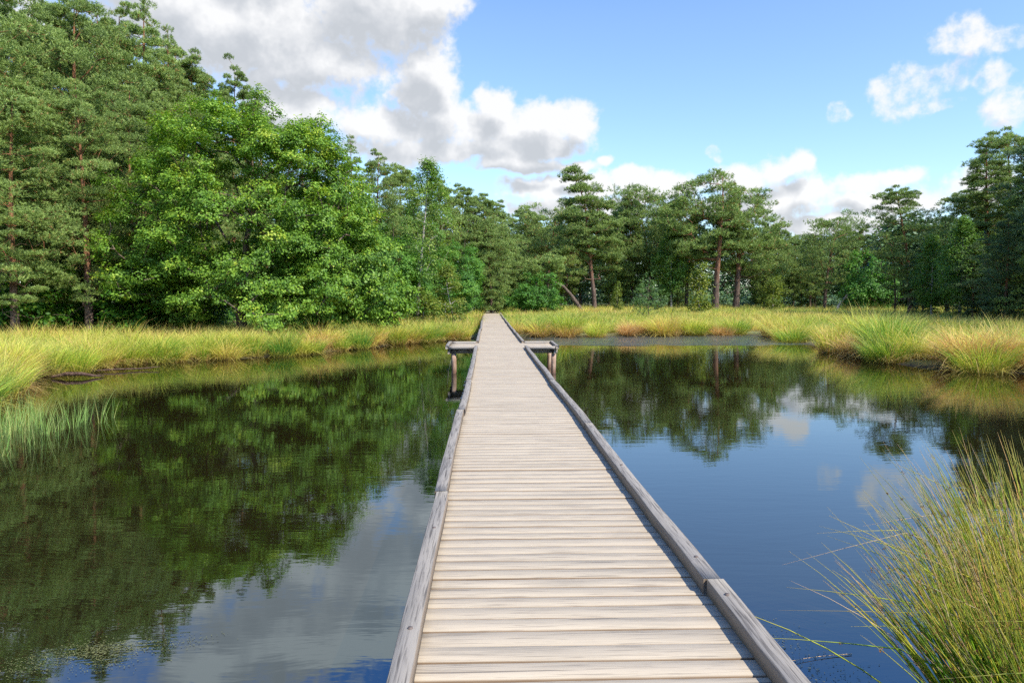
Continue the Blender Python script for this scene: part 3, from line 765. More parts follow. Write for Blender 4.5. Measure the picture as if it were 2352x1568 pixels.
# ---- broadleaf trees
def envelope(ells, n, shell=.5, zmin=None, seed=None):
    """clump centres inside a union of ellipsoids (cx,cy,cz,rx,ry,rz), biased to the shell"""
    vol = np.array([e[3] * e[4] * e[5] for e in ells]) ** .66; cnt = (n * vol / vol.sum()).astype(int) + 1
    T = []
    for e, c in zip(ells, cnt):
        d = rdir(c); r = rng.uniform(shell, 1.0, c) ** .7
        T.append(np.array(e[:3]) + d * r[:, None] * np.array(e[3:]))
    T = np.concatenate(T)
    if zmin is not None: T = T[T[:, 2] > zmin]
    # drop points buried deep inside another ellipsoid
    keep = np.ones(len(T), bool)
    for e in ells:
        q = np.linalg.norm((T - np.array(e[:3])) / np.array(e[3:]), axis=1); keep &= q > shell * .8
    return T[keep]
def make_leafy(H, trunk, tr, ells, n, ntw, nlf, size, bark, leafm, rad=(.5, .95), zmin=.3, extra=None, flat=.75, hang=0.0, shell=.5, spread=.12, ctrz=.35, aspect=.6, r_tip=.012, bare=None):
    T = envelope(ells, n, shell, zmin)
    if extra is not None: T = np.concatenate([T, extra])
    rd = rng.uniform(rad[0], rad[1], len(T))
    ctr = np.array([trunk[-1][0] * .6, trunk[-1][1] * .6, H * ctrz])
    crown = leafy(T, ctr, rd, ntw, nlf, size, flat, spread, hang=hang, aspect=aspect)
    m = tree_meshes('leafy', trunk, tr, T, crown, M[bark], M[leafm], bare, r_tip=r_tip)
    m['H'] = H; return m
# oak 1: wide dome from the ground to 11.5 m
oak_trunk = np.array([(0, 0, -.3), (.05, 0, .6), (0, 0, 1.3), (.15, 0, 2.0), (.1, 0, 2.8), (.3, 0, 3.6), (.35, 0, 4.6), (.6, 0, 5.6), (.55, 0, 6.6), (.75, 0, 7.8), (.7, 0, 9)], float)
oak_e = [(0, 0, 6.4, 4.6, 4.0, 4.5), (-3.2, -.4, 4.9, 3.3, 3.0, 3.0), (3.2, -.6, 6.2, 3.2, 3.2, 3.4), (0.4, -2.2, 4.3, 3.8, 2.6, 2.6),
         (-2.4, -1.6, 2.3, 3.4, 2.6, 1.8), (2.8, -1.8, 2.6, 3.4, 2.6, 2.0), (5.0, -.5, 3.6, 2.0, 2.2, 2.4), (-1.2, .5, 8.6, 3.0, 3.0, 2.2), (1.9, .5, 8.3, 2.9, 2.8, 2.4)]
oak_x = np.array([(1.0, .2, 11.2), (1.1, .2, 10.7), (3.9, 0, 9.6), (4.1, 0, 9.9), (-3.7, 0, 9.3), (5.6, 0, 6.9), (6.4, -.3, 5.8), (-5.6, 0, 6.0), (-5.9, -.6, 4.4), (2.3, -4.5, 1.2), (2.9, -4.9, .9), (3.6, -4.3, 1.3), (1.6, -3.9, 1.6), (4.6, -3.6, 1.5)])
oak = make_leafy(11.3, oak_trunk, .30, oak_e, 640, 20, 16, .125, 'oak_bark', 'oak_leaf', (.35, .8), 1.5, oak_x, shell=.62, flat=.85, r_tip=.018)
put(oak, 'oak_tree', 560, 34, 222, 'huge bright green spreading oak dominating the left bank with boughs down to the grass', rz=0, w=.93)
oak2_tr = wander(6.5, (.8, 0), .5, 12)
oak2_e = [(.3, 0, 4.4, 2.6, 2.4, 2.6), (-1.2, -.8, 2.6, 2.2, 2.0, 1.8), (1.6, -.6, 3.0, 2.2, 2.2, 2.2), (2.6, -.3, 1.7, 1.8, 1.8, 1.4), (.4, -1.6, 1.8, 2.2, 1.6, 1.4)]
oak2 = make_leafy(7.1, oak2_tr, .17, oak2_e, 210, 24, 11, .15, 'oak_bark', 'oak_leaf', (.45, .85), .5, shell=.5)
put(oak2, 'oak_tree', 745, 35.5, 385, 'smaller round oak pressed against the right side of the huge oak', rz=0, w=.82)
put(oak2, 'oak_tree', 405, 34.5, 520, 'young oak filling the lower left flank of the huge oak', rz=2.4, w=1.15)
put(oak2, 'oak_tree', 700, 33, 560, 'low oak growth in front of the gap between the two oak crowns', rz=4.4, w=.9)
# alder / oak beyond
ald_tr = wander(9, (.2, 0), .3, 12)
ald_e = [(0, 0, 5.6, 3.0, 2.8, 3.4), (-1.6, 0, 3.2, 2.6, 2.2, 2.4), (1.9, 0, 3.4, 2.7, 2.4, 2.6), (0, -1.2, 2.0, 3.2, 2.0, 1.6)]
ald = make_leafy(9.2, ald_tr, .2, ald_e, 240, 22, 9, .2, 'oak_bark', 'alder_leaf', (.5, .95), .4, shell=.5, spread=.16)
put(ald, 'broadleaf_tree', 990, 54, 545, 'dark green broadleaf tree below the birch between oak and low pine', w=.8)
put(ald, 'broadleaf_tree', 900, 48, 520, 'grey green broadleaf tree tucked in right behind the smaller oak', w=.85)
put(ald, 'broadleaf_tree', 1062, 60, 545, 'rounded yellowish broadleaf bush tree left of the low feathered pine', w=.85)
# birch with white stem
def make_birch(H, R_, n, lod=1.0, z0=.3, hang=.5, leaf='birch_leaf', tr=.11, sparse=1.0, lean=(.3, 0)):
    t_ = wander(H * .97, lean, .25, 14)
    T = []
    for i in range(n):
        z = H * (z0 + (1 - z0) * rng.random() ** .9); tt = (z / H - z0) / (1 - z0)
        Rz = R_ * (math.sin(min(1, tt * .92 + .1) * math.pi) ** .7 * .9 + .1) * (1 if tt < .6 else .8)
        az = rng.uniform(0, 6.28); rr = Rz * rng.uniform(.25, 1) ** .6
        T.append((np.interp(z, t_[:, 2], t_[:, 0]) + math.cos(az) * rr, np.interp(z, t_[:, 2], t_[:, 1]) + math.sin(az) * rr, z))
    T = np.array(T); rd = rng.uniform(.3, .55, n) * (H / 10) ** .5
    crown = leafy(T, np.array([0, 0, H * .4]), rd, int(14 * sparse), 7, .095 * lod, .9, .12 * lod, hang=hang, aspect=.75)
    m = tree_meshes('birch', t_, tr, T, crown, M['birch_bark'], M[leaf], None, r_tip=.007)
    m['H'] = H; return m
birch = make_birch(13, 2.6, 130, 1.7, .3, .6, lean=(.5, 0), tr=.17)
birch2 = make_birch(12, 2.6, 150, 2.0, .25, 1.0, lean=(-.6, 0), tr=.15)
put(birch, 'birch_tree', 958, 49, 376, 'tall birch with white forked stem and wispy top between oak and boardwalk', rz=.5, w=.95)
put(birch, 'birch_tree', 845, 46, 500, 'slim birch with thin pale stem right behind the smaller oak', rz=2.5, w=.7)
put(birch2, 'birch_tree', 1545, 80, 520, 'birch with hanging green foliage and thin white stem in front of the dark middle pines', rz=1.0, w=1.0)
put(birch2, 'birch_tree', 2225, 47, 500, 'dull green birch in the shade before the big right hand pines', rz=3.0, w=1.0)
put(birch2, 'birch_tree', 2160, 52, 540, 'small birch between the crooked pine and the shaded birch on the right', rz=5.0, w=1.0)
# small trees and bushes
sap = make_birch(3.2, .85, 46, 1.0, .12, .1, 'yellow_leaf', .03, .9)
sap2 = make_birch(3.0, .7, 34, 1.3, .05, .0, 'yellow_leaf', .025, .8)
SB = 'small yellow green birch sapling '
put(sap, 'birch_sapling', 1045, 45, 612, SB + 'with a white stem in the grass left of the boardwalk', cat='sapling')
put(sap2, 'birch_sapling', 1612, 66, 612, SB + 'standing in front of the big twin pine trunks', cat='sapling', w=1.0)
put(sap2, 'birch_sapling', 1785, 72, 640, SB + 'at the right foot of the big pine group', cat='sapling', w=1.3)
put(sap2, 'birch_sapling', 1421, 70, 652, SB + 'right of the tall tiered pine', cat='sapling', w=.7)
put(sap2, 'birch_sapling', 965, 44, 668, 'low light green bush at the grass edge below the birch', cat='bush', w=1.8)
bush_tr = wander(2.6, (0, 0), .15, 8)
bush = make_leafy(4.2, bush_tr, .07, [(0, 0, 2.2, 2.0, 1.9, 1.9), (-.9, 0, 1.3, 1.4, 1.3, 1.1), (1.0, 0, 1.4, 1.3, 1.3, 1.2)], 95, 15, 8, .17, 'oak_bark', 'alder_leaf', (.35, .6), .15, shell=.45, spread=.13)
mbush = make_leafy(4.2, bush_tr, .07, [(0, 0, 2.2, 2.0, 1.6, 2.0), (-1.2, 0, 1.5, 1.4, 1.3, 1.3), (1.2, 0, 1.2, 1.5, 1.3, 1.1)], 80, 12, 7, .2, 'oak_bark', 'maple_leaf', (.35, .65), .15, shell=.3, spread=.16)
put(bush, 'round_bush', 1238, 66, 618, 'round dark green bush right of the boardwalk end in front of the pines', cat='bush', w=1.0)
put(mbush, 'round_bush', 100, 33, 592, 'bright green understorey bush lit by the sun beneath the left edge pines', cat='bush', w=1.0)
put(mbush, 'round_bush', 205, 37, 610, 'green understorey bush behind the pale pine trunks on the left', cat='bush', w=1.2)
put(mbush, 'round_bush', 320, 34, 640, 'fresh green bush at the left foot of the huge oak', cat='bush', w=1.3)
put(mbush, 'round_bush', 15, 35, 640, 'green understorey bush at the left picture edge behind the grass', cat='bush', w=1.4)
put(bush, 'round_bush', 1195, 74, 660, 'small leafy bush at the right side of the boardwalk end', cat='bush', w=1.2)
put(bush, 'round_bush', 2012, 70, 560, 'light green broadleaf bush tree between far pines and the bare reddish bush', cat='bush', w=.75)
put(bush, 'round_bush', 1130, 68, 655, 'low dark bush hiding the path end left of the boardwalk', cat='bush', w=1.3)

# ---- middle pines right of the boardwalk
for px, d, yt, v_, w_ in ((1205, 88, 482, 'd', .8), (1255, 86, 492, 'g', .9), (1300, 90, 480, 'e', .9), (1225, 98, 500, 'e', 1.), (1335, 92, 500, 'd', .8)):
    put(PV[v_], 'pine_tree', px, d, yt, 'dark pine in the row between boardwalk end and tall tiered pine', 'pines between boardwalk end and tiered pine', w=w_)
for px, d, yt, v_, w_ in ((1420, 88, 480, 'f', .9), (1452, 87, 452, 'e', .75), (1497, 88, 446, 'g', .75), (1400, 95, 520, 'd', .9), (1540, 92, 470, 'd', .85), (1560, 90, 560, 'f', .8)):
    put(PV[v_], 'pine_tree', px, d, yt, 'grey green pine in the gap between tall tiered pine and the big twin pines', 'pines between tiered pine and twin pines', w=w_)
for px, d, yt, v_, w_ in ((1765, 86, 505, 'f', .7), (1795, 90, 520, 'e', .9), (1830, 96, 545, 'd', .8), (1850, 90, 590, 'f', .9), (1745, 88, 600, 'f', .7)):
    put(PV[v_], 'pine_tree', px, d, yt, 'lower pine trailing off right of the big twin pines', 'pines trailing off right of the twin pines', w=w_)
# hero: tall tiered pine
H_ = 17.0
tk = np.array([(.25, 0, -.3), (.2, 0, 1), (.1, 0, 2.5), (-.1, 0, 4), (-.25, 0, 5.5), (-.4, 0, 7), (-.6, 0, 8.5), (-.75, 0, 10), (-.8, 0, 11.3), (-1.0, 0, 12.6), (-1.3, 0, 13.8), (-1.7, 0, 15), (-1.9, 0, 16), (-2.0, 0, 16.7)], float)
tiers = [(16.7, -2.4, 1.0, .35), (15.8, -2.2, 1.6, .35), (14.6, -1.2, 2.2, .4), (13.2, -.9, 3.0, .4), (12.6, .8, 1.8, .3), (11.4, -1.0, 3.5, .4), (10.6, 1.4, 2.6, .35), (9.6, -1.0, 3.6, .45), (8.4, -.6, 3.8, .5), (7.4, -2.2, 3.0, .4), (6.6, 1.2, 2.6, .4), (5.2, 1.8, 1.3, .3), (4.6, -2.2, 1.6, .3)]
T = []; rd = []
for z, cx, R_, th in tiers:
    n = int(8 + R_ * R_ * 3.2); a = rng.uniform(0, 6.28, n); r = np.sqrt(rng.random(n)) * R_
    for i in range(n): T.append((cx + r[i] * math.cos(a[i]), r[i] * math.sin(a[i]) * .9 + .55 * (z < 11), z + rng.normal() * th * .6 - r[i] * .06)); rd.append(rng.uniform(.4, .75))
T = np.array(T); rd = np.array(rd)
ctr = np.stack([np.interp(T[:, 2], tk[:, 2], tk[:, 0]), 0 * T[:, 0], T[:, 2] - .5], -1)
cr = needles(T, np.repeat(ctr, 34, 0), rd * 1.1, 34, 9, .24, .052, .45)
hero = tree_meshes('pine', tk, .30, T, cr, M['pine_bark'], M['needle'], bare_branches(tk, 3.5, 8, 26, 2.4)); hero['H'] = H_
put(hero, 'pine_tree', 1362, 78, 394, 'tall tiered pine with bare orange trunk standing alone right of the boardwalk end', rz=0)
# hero: big twin pines, broad dome
def dome_pine(H, lean, ells, n, tr, ntuft=34):
    trunk = wander(H * .93, lean, .5, 16)
    T = envelope([(e[0], e[1] + 1.3) + tuple(e[2:]) for e in ells], n, .45, 3.6); rd = rng.uniform(.5, .9, len(T))
    ctr = np.repeat(np.array([[lean[0] * .5, lean[1] * .5, H * .45]]), len(T), 0)
    cr = needles(T, np.repeat(ctr, ntuft, 0), rd * 1.15, ntuft, 9, .24, .052, .5, updir=.55)
    m = tree_meshes('pine', trunk, tr, T, cr, M['pine_bark'], M['needle'], bare_branches(trunk, 2.5, 7, 14, 3.0)); m['H'] = H; return m
tw1 = dome_pine(16.5, (-.6, 0), [(-.6, 0, 12.8, 3.9, 3.4, 3.7), (-3.9, 0, 11.0, 3.2, 3.0, 2.8), (-1.0, 0, 8.8, 4.6, 3.4, 3.2), (1.4, -.4, 9.5, 3.2, 3.0, 3.4), (-2.6, -.4, 7.0, 2.8, 2.4, 1.6)], 350, .42)
tw2 = dome_pine(15.2, (1.0, 0), [(.6, 0, 11.6, 3.4, 3.2, 3.5), (1.9, 0, 9.0, 3.6, 3.2, 3.4), (2.6, 0, 6.2, 3.2, 3.0, 2.8), (-.4, -1, 6.4, 3.0, 2.6, 2.4), (3.4, 0, 3.8, 2.2, 2.4, 1.8)], 330, .36)
put(tw1, 'pine_tree', 1648, 77, 386, 'left and taller of the big twin pines with thick orange barked trunk', rz=0)
put(tw2, 'pine_tree', 1695, 79, 412, 'right of the big twin pines with rounded crown reaching low', rz=0, w=1.1)
put(tw2, 'pine_tree', 1580, 84, 455, 'pine behind the left shoulder of the big twin pines', rz=2.0, w=.8)
# bent pine
bt = np.array([(0, 0, -.3), (-.5, 0, .8), (-1.3, 0, 1.9), (-2.1, 0, 2.8), (-3.1, 0, 3.3), (-3.9, 0, 3.7), (-4.3, 0, 4.3), (-4.4, 0, 4.9)], float)
T = envelope([(-4.1, 0, 4.6, 1.9, 1.8, 1.2), (-3.0, 0, 4.9, 1.7, 1.5, 1.1), (-5.4, 0, 3.9, 1.5, 1.4, .9)], 70, .3); rd = rng.uniform(.35, .6, len(T))
ctr = np.repeat(np.array([[-4, 0, 3.4]]), len(T), 0)
cr = needles(T, np.repeat(ctr, 32, 0), rd * 1.1, 32, 9, .22, .05, .5)
bent = tree_meshes('pine', bt, .24, T, cr, M['oak_bark'], M['needle'], bare_branches(bt, 1.2, 3, 8, 1.5)); bent['H'] = 5.8
put(bent, 'pine_tree', 1341, 74, 592, 'small pine with trunk bent far to the left below the tall tiered pine', rz=0)
# young fresh pine
yp = make_pine(2.2, .1, .95, P_cone, .9, amp=.03, tr=.04, dz=.16, fr=(.55, 1.0), rise=.9, dens=9, leafm='needle_fresh', bare=0, L=.13, flat=.8)
put(yp, 'pine_sapling', 1492, 58, 658, 'little bright green pine sapling standing in the far grass', cat='sapling', w=1.1)

# ---- right side
put(PV['g'], 'pine_tree', 1905, 74, 503, 'flat topped pine with crooked bare stems between the gap and the bare bush', w=.95, rz=1.0)
for px, d, yt, v_, w_ in ((1870, 84, 545, 'd', .8), (1950, 88, 522, 'd', .9), (1990, 86, 530, 'e', .9), (2035, 84, 540, 'e', .9), (2070, 80, 545, 'd', .8), (1880, 92, 560, 'f', .8), (1965, 78, 600, 'f', .8), (2050, 76, 610, 'f', .8)):
    put(PV[v_], 'pine_tree', px, d, yt, 'pine in the far row between flat topped pine and the right hand wood', 'far row pines on the right', w=w_)
RV = {}
RV['r1'] = make_pine(15, 3.0, 4.2, P_round, 1.2, (-.9, 0), .5, tr=.26, rise=.22, dens=50, leafm='needle', drop=.1)
RV['r2'] = make_pine(17, .8, 3.8, P_cone, 1.2, (.1, 0), .15, tr=.24, rise=.35, dens=50, leafm='needle', bare=0, fr=(.35, .65, 1.0), dz=.55)
RV['r3'] = make_pine(14, .5, 4.0, P_round, 1.2, (.1, 0), .2, tr=.24, rise=.2, dens=50, leafm='needle_shaded', bare=0)
put(RV['r1'], 'pine_tree', 2108, 58, 430, 'crooked pine reaching left at the front of the right hand wood', w=1.05, rz=0)
put(RV['r1'], 'pine_tree', 2195, 60, 445, 'pine close behind the crooked one in the right hand wood', w=1.05, rz=2.2)
put(RV['r2'], 'pine_tree', 2290, 52, 325, 'big bushy sunlit topped pine near the right edge', w=1.4)
put(RV['r1'], 'pine_tree', 2345, 55, 305, 'tallest pine touching the right edge of the picture', w=.85)
put(RV['r2'], 'pine_tree', 2400, 46, 330, 'pine cut off by the right edge standing before the tallest one', w=1.2)
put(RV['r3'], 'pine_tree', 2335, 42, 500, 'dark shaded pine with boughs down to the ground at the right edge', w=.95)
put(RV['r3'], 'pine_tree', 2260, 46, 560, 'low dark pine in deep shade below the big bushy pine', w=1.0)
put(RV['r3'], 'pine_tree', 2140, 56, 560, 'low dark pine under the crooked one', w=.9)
for px, d, yt in ((2650, 37, 300), (2800, 38, 200), (2750, 43, 250), (2950, 41, 150), (2450, 40, 330), (2560, 38, 250), (2480, 46, 250), (2600, 44, 260), (2540, 33, 330), (2420, 55, 340)):
    put(RV['r2'] if px % 40 else RV['r3'], 'pine_tree', px, d, yt, 'pine of the right hand wood standing just beyond the right edge', 'pines beyond the right edge', w=1.1)
# bare reddish bush
bt2 = wander(5.2, (.1, 0), .15, 10)
az = rng.uniform(0, 6.28, 90); zz = rng.uniform(1.2, 6.2, 90); rr = 2.3 * np.sin(np.clip(zz / 6.6, 0, 1) * math.pi) ** .6 * rng.uniform(.4, 1, 90)
bb = np.stack([rr * np.cos(az), rr * np.sin(az), zz], -1)
P, par, tip = skeleton(bt2, bb, .5); r = radii(P, par, .012, .09); v2, f2 = tubes(P, par, np.maximum(r, .014), 4)
o = empty('bare_bush', (wx(2072, 62), 62, float(ground_z(wx(2072, 62), 62)))); link('branches', np_mesh('branches', v2, f2, M['dead_bark']), o)
tag(o, 'leafless reddish brown bush before the right hand wood', 'bush')
s = (wz(545, 62) - .4) / 6.3; o.scale = (s, s, s)
# fallen pale branch arch
ap = np.array([(0, 0, -.1), (.5, 0, 1.0), (1.3, .1, 1.9), (2.4, .1, 2.2), (3.4, 0, 1.9), (4.2, 0, 2.3), (4.8, 0, 2.5)], float)
v1, f1 = trunk_tube(ap, [.14, .13, .12, .10, .08, .06, .03], 8)
o = link('arched_branch', np_mesh('arched_branch', v1, f1, M['birch_bark'], smooth=True)); o.location = (wx(1928, 70), 70, float(ground_z(wx(1928, 70), 70)))
tag(o, 'pale bare branch arching over the far grass right of the flat topped pine', 'branch')

# ---- far-off wood behind everything (one mass)
def wood_mass():
    parts = []; tparts = []
    spots = []
    for px in np.arange(-500, 2900, 26):
        if px < 1000: d0 = 62 + (px + 500) / 1500 * 30; top = np.interp(px, [-500, 300, 600, 1000], [300, 330, 400, 500])
        elif px < 2060: d0 = 125; top = np.interp(px, [1000, 1400, 1700, 1800, 2060], [520, 515, 510, 540, 545])
        else: d0 = 75; top = 500
        for row in range(2):
            d = d0 + row * 6 + rng.uniform(-2, 2); spots.append((wx(px + rng.uniform(-15, 15), d), d, wz(top + rng.uniform(0, 26), d), px < 1000))
    for x, y, H, lf in spots:
        zg = float(ground_z(x, y)); n = 60; zz = zg + (H - zg) * rng.uniform(.02, 1, n) ** .85
        t = (zz - zg) / (H - zg); rr = 3.2 * np.sqrt(np.clip(1 - (t * .98) ** 2.5, 0, 1)) * np.sqrt(rng.random(n)); a = rng.uniform(0, 6.28, n)
        T = np.stack([x + rr * np.cos(a), y + rr * np.sin(a), zz], -1)
        parts.append(leafy(T, np.array([x, y, (H + zg) * .4]), rng.uniform(.7, 1.3, n), 7, 4, .5, .7, .3, cvar=.1))
    for px in np.arange(1180, 2060, 16):
        d = 100 + rng.uniform(-3, 6); x = wx(px, d); zg = float(ground_z(x, d)); H = rng.uniform(2.5, 5.5) * (1 if px < 1580 else .35)
        n = 14; T = np.stack([x + rng.normal(size=n) * .9, d + rng.normal(size=n), zg + rng.uniform(.1, H, n)], -1)
        parts.append(leafy(T, np.array([x, d, 0]), rng.uniform(.6, 1.1, n), 8, 4, .42, .7, .25, cvar=.1))
    return cat_geo(parts)
v, f, a = wood_mass()
tag(link('distant_wood', np_mesh('distant_wood', v, f, M['wood_mass'], a)), 'hazy mass of far off trees closing the view behind the pines', 'wood', kind='stuff')
# forest litter shade: undergrowth under the left wood
def undergrowth():
    n = 700; X = rng.uniform(-42, -14, n); Y = rng.uniform(38, 60, n); k = X > -.75 * Y - 3; X, Y = X[k], Y[k]
    T = np.stack([X, Y, ground_z(X, Y) + rng.uniform(.1, 1.1, len(X))], -1)
    return leafy(T, np.array([-26, 60, -10]), rng.uniform(.4, .9, len(X)), 12, 6, .17, .7, .15)
v, f, a = undergrowth()
tag(link('undergrowth', np_mesh('undergrowth', v, f, M['alder_leaf'], a)), 'dark tangled undergrowth between the trunks of the left wood', 'undergrowth', kind='stuff')

# ------------------------------------------------------------------ near rush clump
def rushes(n, cx, cy, R_, H, lean0, name_pts=None, w=.0042):
    seg = 8; sides = 3
    th = rng.uniform(0, 6.28, n); rr = np.sqrt(rng.random(n)) * R_
    bx = cx + rr * np.cos(th) * 1.0; by = cy + rr * np.sin(th)
    h = H * rng.uniform(.6, 1.0, n) ** .8
    out = rr / R_
    dx = np.cos(th) * (.10 + .29 * out) * rng.uniform(.3, 1.15, n) + lean0[0] + rng.normal(size=n) * .10
    dy = np.sin(th) * (.10 + .29 * out) * rng.uniform(.3, 1.15, n) + lean0[1] + rng.normal(size=n) * .10
    flop = rng.random(n) < .008; dx[flop] = dx[flop] * 1.8 - .2; dy[flop] *= 1.6
    t = np.linspace(0, 1, seg + 1)
    bendp = rng.uniform(1.4, 2.6, n); kink = np.where(rng.random(n) < .14, rng.uniform(.5, .8, n), 2.0); kdx = rng.normal(size=n) * .7; kdy = rng.normal(size=n) * .7
    C = np.zeros((n, seg + 1, 3))
    for k, tt in enumerate(t):
        s = .8 * tt + .25 * tt ** bendp
        C[:, k, 0] = bx + dx * h * s; C[:, k, 1] = by + dy * h * s
        kk = np.clip(tt - kink, 0, 1); C[:, k, 0] += kk * h * kdx; C[:, k, 1] += kk * h * kdy
        C[:, k, 2] = -.9 * kk * h * np.abs(kdx) -.12 + h * (tt - .28 * np.hypot(dx, dy) * tt ** 2.4)
    C[:, :, 2] = np.where((C[:, :, 2] < .03) & (t[None] > .3), .03 + .02 * rng.random((n, 1)), C[:, :, 2])
    rad = w * rng.uniform(.75, 1.25, n)[:, None] * (1 - t[None] ** 3 * .9)
    d = norm(np.gradient(C, axis=1)); u = norm(np.cross(d, np.array([.3, 1, .1]))); v_ = np.cross(d, u)
    ang = np.linspace(0, 2 * math.pi, sides + 1)[:-1]
    V = C[:, :, None] + (np.cos(ang)[None, None, :, None] * u[:, :, None] + np.sin(ang)[None, None, :, None] * v_[:, :, None]) * rad[:, :, None, None]
    q = []
    for k in range(seg):
        for i in range(sides):
            a, b_ = k * sides + i, k * sides + (i + 1) % sides; q.append([a, b_, b_ + sides, a + sides])
    nv = (seg + 1) * sides
    Fc = (np.arange(n)[:, None, None] * nv + np.array(q)[None]).reshape(-1, 4)
    rn = np.clip(rng.beta(2, 3, n) + .05, 0, 1); dead = rng.random(n) < .09; rn[dead] = rng.uniform(.85, 1, dead.sum())
    return V.reshape(-1, 3), Fc, {'rnd': np.repeat(rn, nv), 'tt': np.tile(np.repeat(t, sides), n)}, C
def seed_heads(C, frac):
    n = len(C); k = np.where(rng.random(n) < frac)[0]; s = rng.uniform(5.4, 7.2, len(k)); i0 = s.astype(int); fr_ = (s - i0)[:, None]
    P = C[k, i0] * (1 - fr_) + C[k, i0 + 1] * fr_
    m = 16; dv = rdir(len(k) * m); size = np.repeat(rng.uniform(.006, .013, len(k)), m)[:, None]
    c = np.repeat(P, m, 0) + dv * size + np.repeat(np.array([[0, 0, 0.0]]), len(k) * m, 0)
    return leaf_quads(c, rdir(len(c)), .0085, .6, rng.random(len(c)))
for (cx, cy, R_, H, n, ln, lab) in ((2.90, 2.95, .58, 1.42, 2500, (-.10, .0), 'big clump of green and straw rushes with brown seed heads in the lower right corner'),
                                   (3.38, 3.75, .44, 1.65, 900, (-.12, 0), 'taller rush clump behind the big one at the right picture edge')):
    o = empty('rush_clump', (cx, cy, 0)); tag(o, lab, 'rushes')
    v, f, a, C = rushes(n, 0, 0, R_, H, ln); link('stems', np_mesh('stems', v, f, M['rush'], a, smooth=True), o)
    v, f, a = seed_heads(C, .45); link('seed_heads', np_mesh('seed_heads', v, f, M['seed'], a), o)

# floating weed
def floaters(name, label, poly_fn, n, size, zr=(.003, .006), mat='weed'):
    X, Y = poly_fn(n); C = np.stack([X, Y, rng.uniform(*zr, len(X))], -1)
    Nn = norm(np.array([0, 0, 1.]) + rng.normal(size=C.shape) * .06)
    v, f, a = leaf_quads(C, Nn, size, .45, rng.random(len(C)))
    tag(link(name, np_mesh(name, v, f, M[mat], a)), label, 'water weed', kind='stuff')
def blob(cx, cy, sx, sy, rot=0.0, k=9):
    def fn(n):
        cen = rng.normal(size=(k, 2)) * .45; c = cen[rng.integers(0, k, n)] + rng.normal(size=(n, 2)) * .18
        x = c[:, 0] * sx; y = c[:, 1] * sy
        return cx + x * math.cos(rot) - y * math.sin(rot), cy + x * math.sin(rot) + y * math.cos(rot)
    return fn
floaters('floating_weed', 'loose raft of tiny floating weed in the lower left corner of the pond', blob(-2.5, 4.5, .62, .26, .35, 16), 1500, .012)
floaters('floating_weed', 'sparse bits of weed floating between boardwalk and near rushes', blob(1.95, 3.9, .75, .9, .2), 700, .014)
def fband(n):
    X = rng.uniform(2.5, 15, n); Y = 34.5 + rng.random(n) * 6; k = (pond_sd(X, Y) < -.15) & (rng.random(n) < .5 + .5 * np.sin(X * 2.1 + Y * 3)); return X[k], Y[k]
floaters('floating_weed', 'yellowish weed specks scattered over the ruffled water along the far shore', fband, 2600, .07)
# a few drowned rush stalks lying on the water
def stalks():
    parts = []
    for (x, y, a, L) in ((1.75, 3.6, 3.0, .55), (1.9, 3.55, 3.3, .45), (1.62, 2.9, 2.6, .4), (2.0, 4.2, 3.4, .6), (2.1, 3.1, 2.9, .35)):
        t = np.linspace(0, 1, 6); p = np.stack([x + math.cos(a) * L * (t - .5), y + math.sin(a) * L * (t - .5) + .03 * np.sin(t * 3), .006 + .012 * t], -1)
        v, f = trunk_tube(p, np.linspace(.003, .001, 6), 5); parts.append((v, f, {'rnd': np.full(len(v), .9), 'tt': np.full(len(v), .6)}))
    return cat_geo(parts)
v, f, a = stalks()
tag(link('floating_stalks', np_mesh('floating_stalks', v, f, M['rush'], a)), 'drowned rush stalks lying flat on the water beside the boardwalk', 'rush stalks', kind='stuff')

# driftwood and speck on the left shore
def log(pts, rad, name, label, cat):
    v, f = trunk_tube(np.array(pts, float), rad, 9); o = link(name, np_mesh(name, v, f, M['dead_bark'], smooth=True)); tag(o, label, cat)
log([(-12.05, 20.0, .05), (-11.7, 20.05, .12), (-11.3, 20.1, .12), (-11.0, 20.2, .05), (-10.8, 20.3, .03)], [.03, .055, .05, .03, .015], 'driftwood', 'dark sodden log lying at the water edge of the left bank', 'driftwood')
log([(-11.9, 21.6, .04), (-11.3, 21.8, .07), (-10.7, 22.2, .05), (-10.2, 22.4, .09)], [.015, .022, .02, .01], 'driftwood', 'thin dark branch in the shallow water right of the sodden log', 'driftwood')
v, f, a = floaters.__globals__['leaf_quads'](np.array([(-12.15, 24.0, .09)]) + rng.normal(size=(14, 3)) * np.array([.05, .02, .03]), rdir(14), .09, .7, rng.random(14))
tag(link('white_litter', np_mesh('white_litter', v, f, M['white_litter'], a)), 'small white speck of litter caught at the edge of the left bank', 'litter')

# ------------------------------------------------------------------ camera
cam_d = bpy.data.cameras.new('camera'); cam = bpy.data.objects.new('camera', cam_d); col.objects.link(cam); sc.camera = cam
cam_d.sensor_width = 36.0; cam_d.lens = 36.0 * F / 2352.0; cam_d.clip_end = 6000; cam_d.clip_start = .05
pitch = math.atan((784 - HY) / F); yaw = math.atan((1176 - HX) / F * math.cos(pitch))
cam.location = (0, 0, CAM_Z); cam.rotation_euler = (math.pi / 2 - pitch, 0, -yaw)
CM = Euler(cam.rotation_euler).to_matrix()
def pix_uv(X, Y):
    """photo pixel -> sky coordinates (azimuth from +Y, elevation), radians"""
    d = CM @ Vector(((X - 1176) / F, -(Y - 784) / F, -1)); d.normalize()
    return math.atan2(d.x, d.y), math.asin(d.z)

